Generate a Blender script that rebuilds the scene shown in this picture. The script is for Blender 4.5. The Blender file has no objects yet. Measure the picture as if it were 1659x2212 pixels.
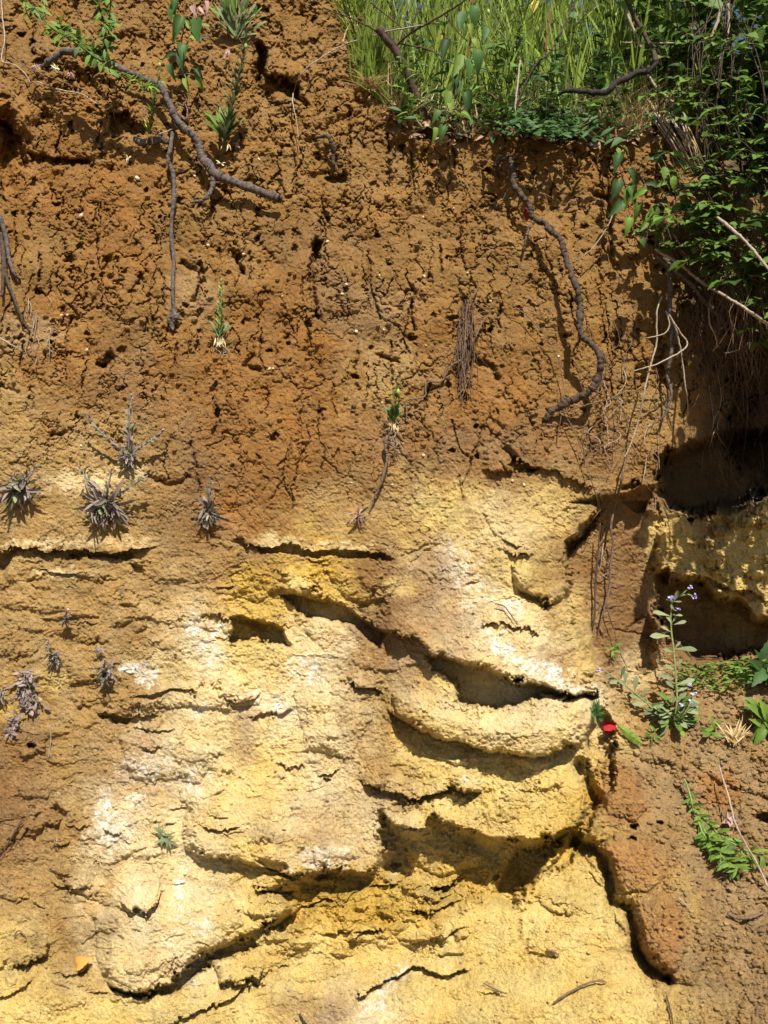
import bpy, math, random
import numpy as np
from mathutils import Vector, Matrix

# ------------------------------------------------------------------ camera, sky, sun, exposure
scene = bpy.context.scene
C = scene.collection
CAM_Y, CAM_Z, SC = -2.6, 1.6, 2.4 / 1659.0
cam = bpy.data.objects.new('camera', bpy.data.cameras.new('camera'))
C.objects.link(cam); scene.camera = cam
cam.location = (0, CAM_Y, CAM_Z)
cam.rotation_euler = (math.radians(90), 0, 0)
cam.data.sensor_fit = 'HORIZONTAL'
cam.data.angle = 2 * math.atan(1.2 / 2.6)
cam.data.clip_start = 0.02; cam.data.clip_end = 500

SUN = Vector((0.13, -0.60, 0.79)).normalized()        # direction towards the sun
w = bpy.data.worlds.new('World'); scene.world = w; w.use_nodes = True
nt = w.node_tree; nt.nodes.clear()
sky = nt.nodes.new('ShaderNodeTexSky'); sky.sky_type = 'NISHITA'; sky.sun_disc = False
sky.sun_elevation = math.asin(SUN.z); sky.sun_rotation = math.atan2(SUN.x, SUN.y)
bg = nt.nodes.new('ShaderNodeBackground'); bg.inputs[1].default_value = 0.05
wo = nt.nodes.new('ShaderNodeOutputWorld')
nt.links.new(sky.outputs[0], bg.inputs[0]); nt.links.new(bg.outputs[0], wo.inputs[0])
sd = bpy.data.lights.new('sun', 'SUN'); sd.energy = 5.0; sd.angle = math.radians(0.5); sd.color = (1.0, 0.94, 0.84)
so = bpy.data.objects.new('sun', sd); C.objects.link(so)
so.rotation_euler = SUN.to_track_quat('Z', 'Y').to_euler(); so.location = (1, -3, 5)
scene.view_settings.view_transform = 'Standard'; scene.view_settings.look = 'None'
scene.view_settings.gamma = 1; scene.view_settings.use_curve_mapping = False
scene.view_settings.exposure = 0.86
scene.render.engine = 'CYCLES'
scene.cycles.max_bounces = 5; scene.cycles.diffuse_bounces = 2; scene.cycles.transparent_max_bounces = 4

# ------------------------------------------------------------------ helpers
rng = np.random.RandomState(7); random.seed(11)
def at(u, v, Y):
    """a point of the place: where the line of sight through (u, v) of the 1659 wide picture meets depth Y"""
    k = SC * (Y - CAM_Y) / 2.6
    return np.array([(u - 829.5) * k, Y, (1106 - v) * k + CAM_Z])

def perlin(x, y, seed=0):
    r = np.random.RandomState(seed + 100)
    p = r.permutation(256); p = np.concatenate([p, p, p[:2]])
    a = r.rand(256) * 2 * np.pi; gx, gy = np.cos(a), np.sin(a)
    xf = np.floor(x); yf = np.floor(y); xi = xf.astype(np.int64) & 255; yi = yf.astype(np.int64) & 255
    fx = x - xf; fy = y - yf
    sx = fx * fx * fx * (fx * (fx * 6 - 15) + 10); sy = fy * fy * fy * (fy * (fy * 6 - 15) + 10)
    def g(ix, iy, dx, dy):
        h = p[p[ix & 255] + (iy & 255)]
        return gx[h] * dx + gy[h] * dy
    n00 = g(xi, yi, fx, fy); n10 = g(xi + 1, yi, fx - 1, fy)
    n01 = g(xi, yi + 1, fx, fy - 1); n11 = g(xi + 1, yi + 1, fx - 1, fy - 1)
    a0 = n00 + sx * (n10 - n00); a1 = n01 + sx * (n11 - n01)
    return (a0 + sy * (a1 - a0)) * 1.5
def sstep(a, b, x):
    t = np.clip((x - a) / (b - a), 0, 1); return t * t * (3 - 2 * t)
def worley(x, y, seed=0):
    r = np.random.RandomState(seed + 500)
    px = r.rand(256, 256); py = r.rand(256, 256)
    xf = np.floor(x); yf = np.floor(y); xi = xf.astype(np.int64); yi = yf.astype(np.int64)
    f1 = np.full(x.shape, 9.0); f2 = np.full(x.shape, 9.0)
    for dx in (-1, 0, 1):
        for dy in (-1, 0, 1):
            cx = (xi + dx) & 255; cy = (yi + dy) & 255
            d = (xf + dx + px[cx, cy] - x) ** 2 + (yf + dy + py[cx, cy] - y) ** 2
            f2 = np.minimum(f2, np.maximum(f1, d)); f1 = np.minimum(f1, d)
    return np.sqrt(f1), np.sqrt(f2)

# ------------------------------------------------------------------ terrain sheet: a dense net over the cliff
def axis(lo, hi, step, ext, n):
    e = np.linspace(0, 1, n + 1)[1:] ** 1.6 * ext
    return np.concatenate([(lo - e)[::-1], np.arange(lo, hi, step), hi + e])
STEP = 2.05
us = axis(-16, 1676, STEP, 420, 28); vs = axis(-16, 2230, STEP, 330, 24)
U, V = np.meshgrid(us, vs)
NV, NU = U.shape
n1 = perlin(U / 70, V / 70, 1); n2 = perlin(U / 70, V / 70, 2)
n3 = perlin(U / 22, V / 22, 3); n4 = perlin(U / 22, V / 22, 4)
n5 = perlin(U / 8, V / 8, 5); n6 = perlin(U / 8, V / 8, 6)
n7 = perlin(U / 4.2, V / 4.2, 61); n8 = perlin(U / 4.2, V / 4.2, 62); am = .35 + 1.3 * sstep(-.4, .6, perlin(U / 50, V / 50, 63))
WU = U + 9 * n1 + am * (6 * n3 + 4 * n5 + 1.2 * n7); WV = V + 9 * n2 + am * (6 * n4 + 4.5 * n6 + 2 * n8)     # ragged coordinates
CU = U + 45 * n1 + 30 * n3 + 16 * n5 + 12 * n7; CV = V + 45 * n2 + 28 * n4 + 16 * n6 + 12 * n8
def table(cu, cv, T, X, Yv, sigma=0):
    """bilinear lookup of control table T (rows v, columns u)"""
    X = np.asarray(X, float); Yv = np.asarray(Yv, float); T = np.asarray(T, float)
    i = np.clip(np.searchsorted(X, cu) - 1, 0, len(X) - 2); j = np.clip(np.searchsorted(Yv, cv) - 1, 0, len(Yv) - 2)
    a = np.clip((cu - X[i]) / (X[i + 1] - X[i]), 0, 1); b = np.clip((cv - Yv[j]) / (Yv[j + 1] - Yv[j]), 0, 1)
    a = a * a * (3 - 2 * a) * .6 + a * .4; b = b * b * (3 - 2 * b) * .6 + b * .4
    if T.ndim == 3: a = a[..., None]; b = b[..., None]
    return (T[j, i] * (1 - a) + T[j, i + 1] * a) * (1 - b) + (T[j + 1, i] * (1 - a) + T[j + 1, i + 1] * a) * b

TX = [-440, 0, 400, 830, 1120, 1260, 1400, 1560, 2080]
TV = [-350, 0, 270, 700, 1050, 1250, 1450, 1650, 1850, 2050, 2212, 2560]
T = [[.50, .46, .46, .46, .40, .40, .40, .45, .50],
     [.38, .34, .34, .34, .30, .30, .30, .36, .45],
     [.26, .22, .22, .22, .20, .20, .22, .30, .42],
     [.12, .10, .10, .10, .09, .09, .12, .24, .36],
     [.04, .03, .03, .02, .00, .03, .06, .22, .30],
     [.02, .01, .01, -.01, -.05, .02, .10, .20, .26],
     [-.02, -.02, -.03, -.05, -.10, -.03, .12, .14, .18],
     [-.06, -.06, -.07, -.10, -.16, -.10, -.04, -.03, .00],
     [-.12, -.12, -.14, -.16, -.20, -.22, -.22, -.22, -.20],
     [-.22, -.22, -.24, -.26, -.38, -.42, -.42, -.42, -.40],
     [-.32, -.32, -.34, -.42, -.54, -.56, -.57, -.58, -.56],
     [-.56, -.56, -.58, -.70, -.80, -.84, -.86, -.86, -.86]]
B = table(U, V, T, TX, TV)
H = np.zeros_like(U)          # outward relief, metres

def line_sd(pts, cu, cv):
    p = np.array(pts, float)
    return cv - np.interp(cu, p[:, 0], p[:, 1])
def ledge(pts, D, up=60, D2=None, down=40, taper=35, wu=WU, wv=WV):
    """proud shelf ending in a sharp lower edge along pts (left to right), hollow beneath it"""
    global H
    p = np.array(pts, float); D2 = D if D2 is None else D2
    lo, hi = p[:, 0].min(), p[:, 0].max(); m = (us > lo - 40) & (us < hi + 40)
    if not m.any(): return
    r = (vs > p[:, 1].min() - up * 4 - 40) & (vs < p[:, 1].max() + down * 4 + 60)
    ix = np.ix_(r, m)
    cu, cv = wu[ix], wv[ix]
    s = cv - np.interp(cu, p[:, 0], p[:, 1])
    t = sstep(lo - 5, lo + taper, cu) * (1 - sstep(hi - taper, hi + 5, cu))
    q = np.exp(-np.maximum(-s, 0) / up); rr = np.sqrt(np.clip(-s / 9, 0, 1))   # rounded lip
    H[ix] += np.where(s < 0, D * q * (.7 + .3 * rr), -D2 * np.exp(-((s / down) ** 2)) if False else -D2 * np.exp(-np.maximum(s, 0) / down)) * t
def poly_sd(poly, wu=WU, wv=WV, pad=60):
    """signed distance (positive inside) on the grid window round a polygon"""
    p = np.array(poly, float)
    m = (us > p[:, 0].min() - pad - 40) & (us < p[:, 0].max() + pad + 40)
    r = (vs > p[:, 1].min() - pad - 40) & (vs < p[:, 1].max() + pad + 40)
    ix = np.ix_(r, m); x, y = wu[ix], wv[ix]
    ins = np.zeros(x.shape, bool); d = np.full(x.shape, 1e9)
    for k in range(len(p)):
        x0, y0 = p[k]; x1, y1 = p[(k + 1) % len(p)]
        if y0 != y1:
            c = ((y0 > y) != (y1 > y)) & (x < (x1 - x0) * (y - y0) / (y1 - y0) + x0); ins ^= c
        L = (x1 - x0) ** 2 + (y1 - y0) ** 2 + 1e-9
        t = np.clip(((x - x0) * (x1 - x0) + (y - y0) * (y1 - y0)) / L, 0, 1)
        d = np.minimum(d, (x - x0 - t * (x1 - x0)) ** 2 + (y - y0 - t * (y1 - y0)) ** 2)
    d = np.sqrt(d)
    return ix, np.where(ins, d, -d)
def block(poly, D, soft=10, wu=WU, wv=WV):
    global H
    ix, s = poly_sd(poly, wu, wv); H[ix] += D * sstep(-soft * .3, soft, s)
def dome(poly, D, R=60, wu=WU, wv=WV):
    """rounded lump: steep rim, round back"""
    global H
    ix, s = poly_sd(poly, wu, wv); t = np.clip(s / R, 0, 1); H[ix] += D * np.sqrt(np.clip(1 - (1 - t) ** 2, 0, 1))
def carve(pts, wd, D, wu=None, wv=None):
    """groove along a polyline"""
    global H
    wu = U + 3 * n3 + 3 * n5 if wu is None else wu; wv = V + 3 * n4 + 3 * n6 if wv is None else wv
    p = np.array(pts, float)
    m = (us > p[:, 0].min() - 4 * wd - 10) & (us < p[:, 0].max() + 4 * wd + 10)
    r = (vs > p[:, 1].min() - 4 * wd - 10) & (vs < p[:, 1].max() + 4 * wd + 10)
    ix = np.ix_(r, m); x, y = wu[ix], wv[ix]; d = np.full(x.shape, 1e9)
    for (x0, y0), (x1, y1) in zip(p[:-1], p[1:]):
        L = (x1 - x0) ** 2 + (y1 - y0) ** 2 + 1e-9
        t = np.clip(((x - x0) * (x1 - x0) + (y - y0) * (y1 - y0)) / L, 0, 1)
        d = np.minimum(d, (x - x0 - t * (x1 - x0)) ** 2 + (y - y0 - t * (y1 - y0)) ** 2)
    H[ix] -= D * np.exp(-d / (wd * wd))
def pit(u, v, ru, rv, D):
    global H
    m = (us > u - 3 * ru - 12) & (us < u + 3 * ru + 12); r = (vs > v - 3 * rv - 12) & (vs < v + 3 * rv + 12)
    ix = np.ix_(r, m); x = U[ix] + 4 * n3[ix] + 3 * n5[ix]; y = V[ix] + 4 * n4[ix] + 3 * n6[ix]
    d = np.sqrt(((x - u) / ru) ** 2 + ((y - v) / rv) ** 2)
    H[ix] -= D * (1 - sstep(.6, 1.25, d))

# -- cliff top edge and the bank behind it
edge_pts = [(-500, -400), (700, -400), (735, -60), (765, 70), (800, 180), (880, 268), (960, 288), (1100, 282), (1200, 292),
            (1350, 300), (1450, 262), (1500, 255), (1560, 330), (1620, 420), (2080, 480)]
edge_v = np.interp(U + 16 * n3 + 24 * n1, *np.array(edge_pts).T) + 10 * n4 + 16 * n2
sb = edge_v - V
B += np.where(sb > 0, np.minimum(sb, 420) * .0040, 0)

# -- big masses
dome([(1535, 640), (1560, 340), (2080, 250), (2080, 720), (1610, 715), (1570, 690)], .22, 70)  # earth overhang added behind the leaves to shade the hollow below
block([(1228, 1085), (1290, 1098), (1222, 1180), (1226, 1260), (1215, 1300), (1290, 1480), (1420, 1440), (1412, 1320), (1420, 1180), (1440, 1120), (1415, 1040), (1360, 1070)], -.10, 12)
block([(1290, 1093), (1296, 1106), (1235, 1200), (1224, 1262), (1218, 1210), (1224, 1168)], -.07, 8)
block([(1415, 985), (1500, 950), (1600, 925), (2080, 880), (2080, 1440), (1640, 1425), (1500, 1430), (1440, 1390), (1408, 1300), (1412, 1240), (1440, 1180), (1432, 1110), (1412, 1050)], -.12, 8)
block([(1420, 990), (1500, 955), (1600, 935), (2080, 905), (2080, 1085), (1640, 1085), (1570, 1105), (1490, 1118), (1444, 1100), (1420, 1050)], -.42, 26)
block([(1560, 800), (1590, 735), (1640, 700), (2080, 640), (2080, 1085), (1640, 1085), (1560, 960)], -.34, 26)
block([(1410, 1240), (1440, 1232), (1450, 1252), (1510, 1248), (1545, 1285), (1600, 1290), (1625, 1330), (1700, 1350), (2080, 1350), (2080, 1405), (1640, 1418), (1560, 1426), (1495, 1424), (1440, 1385), (1408, 1310)], -.26, 20)
ledge([(1445, 1238), (1480, 1245), (1530, 1250), (1570, 1262), (1600, 1275), (1659, 1300)], .05, 50, .02, 30)
# overhanging ledges and hollows, top to bottom
ledge([(0, 1186), (50, 1184), (110, 1189), (180, 1187), (240, 1198), (290, 1188), (335, 1176)], .020, 40, .035, 16)
block([(-60, 1190), (40, 1192), (28, 1225), (12, 1254), (-60, 1258)], -.07, 8)
block([(150, 1192), (255, 1200), (300, 1196), (285, 1214), (240, 1208), (190, 1204), (150, 1200)], -.03, 6)
ledge([(490, 1165), (560, 1184), (600, 1178), (640, 1178), (690, 1190), (760, 1188), (860, 1204)], .016, 30, .018, 14)
block([(552, 1183), (600, 1178), (640, 1180), (700, 1192), (770, 1192), (850, 1204), (830, 1212), (700, 1202), (600, 1196), (560, 1196)], -.02, 5)
ledge([(70, 1234), (130, 1234), (200, 1240)], .012, 16, .010, 10)
block([(280, 1222), (312, 1226), (312, 1244), (290, 1240)], -.03, 5)
ledge([(610, 1277), (650, 1284), (690, 1272)], .025, 30, .0, 10, 15)
dome([(600, 1262), (640, 1250), (690, 1258), (695, 1274), (650, 1286), (610, 1278)], .02, 18)
dome([(470, 1262), (530, 1258), (540, 1276), (500, 1290), (470, 1282)], .014, 15)
block([(598, 1284), (650, 1286), (700, 1286), (745, 1312), (800, 1342), (838, 1372), (815, 1400), (790, 1390), (765, 1358), (700, 1342), (640, 1318)], -.095, 8)
block([(490, 1330), (540, 1340), (580, 1345), (612, 1358), (630, 1400), (590, 1398), (560, 1386), (500, 1392), (485, 1375), (500, 1355)], -.10, 8)
ledge([(430, 1322), (480, 1332), (540, 1340), (600, 1350)], .020, 30, .01, 20)
block([(480, 1215), (560, 1240), (640, 1290), (700, 1400), (620, 1400), (560, 1390), (490, 1330), (470, 1290)], -.022, 30)
# the great ledge on the right
ledge([(815, 1368), (860, 1372), (900, 1380), (930, 1412), (1000, 1428), (1060, 1450), (1110, 1466), (1170, 1484), (1230, 1500), (1290, 1496)], .085, 110, .0, 30, 40)
block([(925, 1415), (1000, 1430), (1060, 1452), (1110, 1468), (1170, 1486), (1230, 1502), (1283, 1500), (1278, 1508), (1190, 1508), (1150, 1512), (1085, 1532), (1030, 1528), (985, 1514), (985, 1478), (940, 1452)], -.095, 8)
dome([(845, 1500), (900, 1470), (985, 1516), (1085, 1532), (1150, 1512), (1275, 1506), (1280, 1560), (1255, 1606), (1180, 1629), (1120, 1634), (1060, 1630), (1000, 1606), (900, 1575), (860, 1545)], .080, 80)
ledge([(838, 1530), (880, 1568), (940, 1590), (1000, 1604), (1060, 1628), (1120, 1633), (1180, 1628), (1262, 1602)], .035, 70, .060, 60, 30)
ledge([(775, 1684), (830, 1706), (890, 1727), (945, 1722), (970, 1700), (1045, 1712)], .038, 36, .036, 26, 25)
dome([(975, 1690), (1005, 1680), (1030, 1688), (1040, 1705), (1010, 1712), (980, 1704)], .02, 14)
ledge([(812, 1748), (860, 1776), (905, 1786), (940, 1765), (1000, 1788), (1050, 1806), (1110, 1812), (1180, 1808), (1255, 1778)], .095, 60, .030, 50, 30)
block([(820, 1760), (905, 1795), (940, 1770), (1050, 1812), (1180, 1814), (1225, 1800), (1205, 1835), (1160, 1900), (1105, 1965), (1040, 1950), (930, 1940), (860, 1910), (800, 1880), (830, 1840)], -.115, 26)
block([(1100, 1850), (1225, 1798), (1205, 1840), (1160, 1905), (1105, 1965), (1060, 1940)], -.07, 16)
dome([(860, 1790), (935, 1770), (985, 1800), (1035, 1850), (1030, 1880), (960, 1888), (880, 1870)], .050, 60)
rz = random.Random(21)
for k in range(120):
    if k < 70: u0, v0 = rz.uniform(560, 1010), rz.uniform(1890, 2060)
    else: u0, v0 = rz.uniform(790, 1230), rz.uniform(1630, 1960)
    a_, b_ = rz.uniform(12, 44), rz.uniform(7, 20); n_ = 7
    dome([(u0 + a_ * math.cos(q * 6.283 / n_) * rz.uniform(.7, 1.2), v0 + b_ * math.sin(q * 6.283 / n_) * rz.uniform(.6, 1.1)) for q in range(n_)], rz.uniform(.006, .024), rz.uniform(10, 22))
for k in range(16):
    u0, v0 = rz.uniform(560, 960), rz.uniform(1910, 2050); L = rz.uniform(40, 110); sl = -rz.uniform(.1, .5)
    ledge([(u0, v0), (u0 + L / 2, v0 + sl * L / 2 + rz.uniform(-4, 8)), (u0 + L, v0 + sl * L)], rz.uniform(.012, .028), rz.uniform(15, 35), rz.uniform(.01, .025), rz.uniform(8, 18), L * .3)
for pl_, D_, R_ in [([(400, 1700), (560, 1660), (700, 1720), (770, 1850), (640, 1890), (480, 1850), (400, 1830)], .045, 90), ([(200, 1980), (300, 1900), (470, 1900), (530, 2000), (430, 2065), (300, 2138), (220, 2110)], .055, 90),
                    ([(105, 1880), (260, 1860), (350, 1900), (330, 1968), (270, 1968), (150, 1928)], .030, 34), ([(-20, 2050), (90, 2030), (100, 2062), (40, 2085), (-40, 2095)], .028, 26), ([(440, 2060), (560, 2050), (585, 2095), (540, 2125), (470, 2118)], .035, 26),
                    ([(220, 1500), (420, 1470), (560, 1490), (560, 1520), (400, 1530), (230, 1545)], .024, 24), ([(140, 1440), (230, 1440), (260, 1468), (150, 1478)], .024, 20), ([(500, 1240), (560, 1225), (610, 1262), (560, 1300), (500, 1290)], .02, 26),
                    ([(700, 1230), (800, 1215), (860, 1260), (830, 1300), (740, 1290)], .025, 34), ([(640, 1500), (740, 1470), (800, 1540), (760, 1640), (660, 1620)], .028, 50), ([(260, 1590), (400, 1560), (480, 1620), (430, 1690), (280, 1680)], .03, 50)]:
    dome(pl_, D_, R_)
for k in range(110):
    u0, v0 = rz.uniform(-10, 860), rz.uniform(1230, 2190)
    a_, b_ = rz.uniform(14, 66), rz.uniform(6, 20); sl = -rz.uniform(-.1, .35)
    dome([(u0 + a_ * math.cos(q * .785) * rz.uniform(.7, 1.2), v0 + sl * a_ * math.cos(q * .785) + b_ * math.sin(q * .785) * (1 if math.sin(q * .785) > 0 else 1.6) * rz.uniform(.6, 1.1)) for q in range(8)], rz.uniform(.004, .018), rz.uniform(12, 26))
# yellow slope right of the block is set back
block([(1250, 1500), (1290, 1500), (1262, 1600), (1262, 1700), (1255, 1790), (1225, 1810), (1200, 1845), (1165, 1900), (1235, 1860), (1330, 1700), (1330, 1560)], -.08, 10)
# left-lower shelves
ledge([(400, 1838), (480, 1852), (560, 1868), (600, 1880), (640, 1892), (700, 1872), (760, 1884), (830, 1878)], .065, 100, .0, 30, 30)
block([(610, 1888), (650, 1894), (700, 1876), (760, 1886), (835, 1880), (830, 1905), (765, 1935), (690, 1960), (655, 1995), (610, 2030), (585, 2010), (620, 1960), (560, 1925), (640, 1915)], -.075, 14)
block([(552, 1852), (600, 1862), (628, 1862), (618, 1885), (592, 1884), (566, 1866)], -.03, 5)
ledge([(440, 1786), (470, 1796), (514, 1790)], .014, 20, .016, 9, 12)
ledge([(548, 1915), (600, 1935), (640, 1925)], .02, 25, .02, 12, 12)
dome([(535, 1968), (575, 1945), (640, 1960), (650, 1975), (600, 1985), (545, 1985)], .03, 20)
ledge([(225, 2118), (250, 2138), (300, 2140), (370, 2120), (430, 2070), (480, 2038), (540, 2016), (600, 1990), (655, 1965)], .065, 130, .0, 20, 25)
block([(232, 2128), (262, 2142), (310, 2143), (372, 2122), (432, 2072), (482, 2042), (545, 2020), (560, 2040), (520, 2065), (470, 2078), (420, 2110), (385, 2150), (300, 2156), (245, 2146)], -.055, 7)
ledge([(112, 1912), (150, 1928), (200, 1920)], .016, 25, .01, 12, 15)
ledge([(258, 1946), (285, 1968), (310, 1972), (335, 1955), (350, 1925)], .028, 45, .012, 14, 10)
ledge([(40, 2082), (70, 2076), (98, 2058)], .022, 30, .02, 12, 10)
ledge([(-20, 2160), (30, 2142), (70, 2120)], .016, 25, .01, 14, 10)
ledge([(470, 2118), (520, 2124), (560, 2108), (572, 2090)], .026, 28, .02, 16, 12)
ledge([(330, 2222), (390, 2200), (440, 2176), (500, 2158), (530, 2130)], .022, 40, .016, 14, 12)
ledge([(770, 2160), (800, 2140), (850, 2108), (900, 2088), (960, 2102), (1015, 2098)], .024, 40, .020, 18, 15)
ledge([(130, 2104), (160, 2108), (190, 2090)], .012, 18, .012, 8, 8)
ledge([(480, 1505), (520, 1512), (560, 1498)], .01, 18, .012, 10, 10)
ledge([(210, 1540), (250, 1546), (300, 1548), (345, 1540)], .014, 22, .014, 12, 12)
block([(212, 1544), (245, 1545), (285, 1548), (280, 1562), (240, 1560), (216, 1554)], -.025, 5)
dome([(306, 1560), (340, 1556), (344, 1568), (330, 1580), (312, 1575)], .018, 12)
ledge([(755, 1480), (790, 1484), (832, 1490)], .020, 35, .028, 16, 10)
ledge([(275, 1500), (330, 1502), (370, 1494), (430, 1490)], .012, 18, .014, 9, 12)
ledge([(545, 1545), (590, 1540), (632, 1530)], .014, 25, .012, 10, 10)
ledge([(600, 1655), (625, 1660), (655, 1652)], .012, 20, .014, 8, 8)
ledge([(690, 1672), (712, 1676), (728, 1668)], .012, 16, .016, 7, 7)
ledge([(140, 1790), (165, 1796), (185, 1790)], .012, 16, .01, 8, 8)
ledge([(220, 1795), (250, 1802), (262, 1798)], .012, 16, .01, 7, 7)
ledge([(290, 1572), (330, 1580), (372, 1578)], .008, 14, .012, 7, 9)
ledge([(300, 1618), (322, 1624), (350, 1616)], .010, 14, .012, 7, 7)
for k in range(40):
    a = rz.uniform(0, 1); u0, v0 = rz.uniform(1400, 1690), rz.choice((rz.uniform(1075, 1130), rz.uniform(1225, 1275), rz.uniform(1110, 1250)))
    a_, b_ = rz.uniform(10, 34), rz.uniform(8, 18)
    dome([(u0 + a_ * math.cos(q * .9) * rz.uniform(.7, 1.2), v0 + b_ * math.sin(q * .9) * rz.uniform(.6, 1.1)) for q in range(7)], rz.uniform(.01, .035), rz.uniform(9, 18))
# clump and small overhangs on the right spur
dome([(1105, 1228), (1150, 1216), (1215, 1240), (1228, 1268), (1212, 1296), (1185, 1312), (1158, 1300), (1140, 1282), (1110, 1272)], .045, 30)
ledge([(1094, 1192), (1120, 1202), (1150, 1196)], .02, 26, .012, 14, 10)
ledge([(1080, 1166), (1104, 1178), (1128, 1172)], .012, 16, .01, 10, 8)
block([(1110, 1264), (1165, 1290), (1200, 1312), (1176, 1318), (1130, 1290)], -.03, 6)
ledge([(1040, 1352), (1070, 1346), (1110, 1352), (1160, 1362)], .016, 22, .016, 10, 10)
block([(1100, 1000), (1118, 988), (1140, 1005), (1170, 1012), (1155, 1020), (1112, 1018)], -.05, 4)
ledge([(1040, 1008), (1100, 1018), (1170, 1014), (1240, 1035), (1285, 1060)], .028, 60, .0, 20, 20)
block([(1348, 1045), (1372, 1040), (1388, 1052), (1372, 1064), (1342, 1062)], -.04, 5)
block([(1350, 1090), (1400, 1082), (1402, 1092), (1386, 1110), (1368, 1104)], -.035, 5)
# fracture and rust coloured lumps, lower right
carve([(1252, 1655), (1268, 1690), (1290, 1735), (1250, 1800), (1240, 1822), (1275, 1828), (1303, 1855), (1318, 1900), (1322, 1948), (1358, 1962), (1372, 2010), (1378, 2055), (1405, 2090), (1440, 2112)], 13, .10)
dome([(1262, 1690), (1330, 1630), (1420, 1650), (1500, 1760), (1530, 1880), (1540, 2020), (1500, 2130), (1420, 2125), (1370, 2040), (1320, 1960), (1270, 1840), (1240, 1800)], .055, 110)
dome([(1286, 1652), (1340, 1640), (1385, 1690), (1400, 1745), (1375, 1770), (1320, 1760), (1290, 1720), (1275, 1690)], .040, 60)
dome([(1242, 1750), (1275, 1735), (1310, 1765), (1305, 1810), (1275, 1828), (1240, 1815), (1232, 1790)], .045, 30)
dome([(1275, 1835), (1330, 1800), (1400, 1810), (1450, 1850), (1440, 1900), (1405, 1925), (1350, 1930), (1318, 1900), (1300, 1860)], .045, 70)
dome([(1370, 1945), (1420, 1920), (1470, 1960), (1478, 2040), (1460, 2110), (1420, 2118), (1385, 2080), (1368, 2020)], .045, 60)
dome([(1275, 1880), (1290, 1875), (1312, 1910), (1300, 1925), (1282, 1905)], .02, 14)
dome([(1165, 1945), (1200, 1935), (1232, 1960), (1225, 1975), (1190, 1972)], .022, 16)
for a in [(1370, 1786, 9, 7, .05), (1367, 1813, 9, 6, .05), (1427, 1778, 5, 4, .03), (853, 1871, 11, 6, .04), (1654, 1766, 22, 12, .07), (706, 1686, 7, 4, .03), (67, 1612, 9, 7, .05), (1070, 1895, 8, 6, .03)]: pit(*a)
# right ground: hummocks
dome([(1440, 1640), (1560, 1600), (1640, 1660), (1600, 1740), (1480, 1720)], .03, 80)
dome([(1300, 1590), (1420, 1580), (1440, 1640), (1330, 1650)], .02, 30)
carve([(1500, 1650), (1560, 1700), (1640, 1720), (1680, 1740)], 7, .02)

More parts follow.
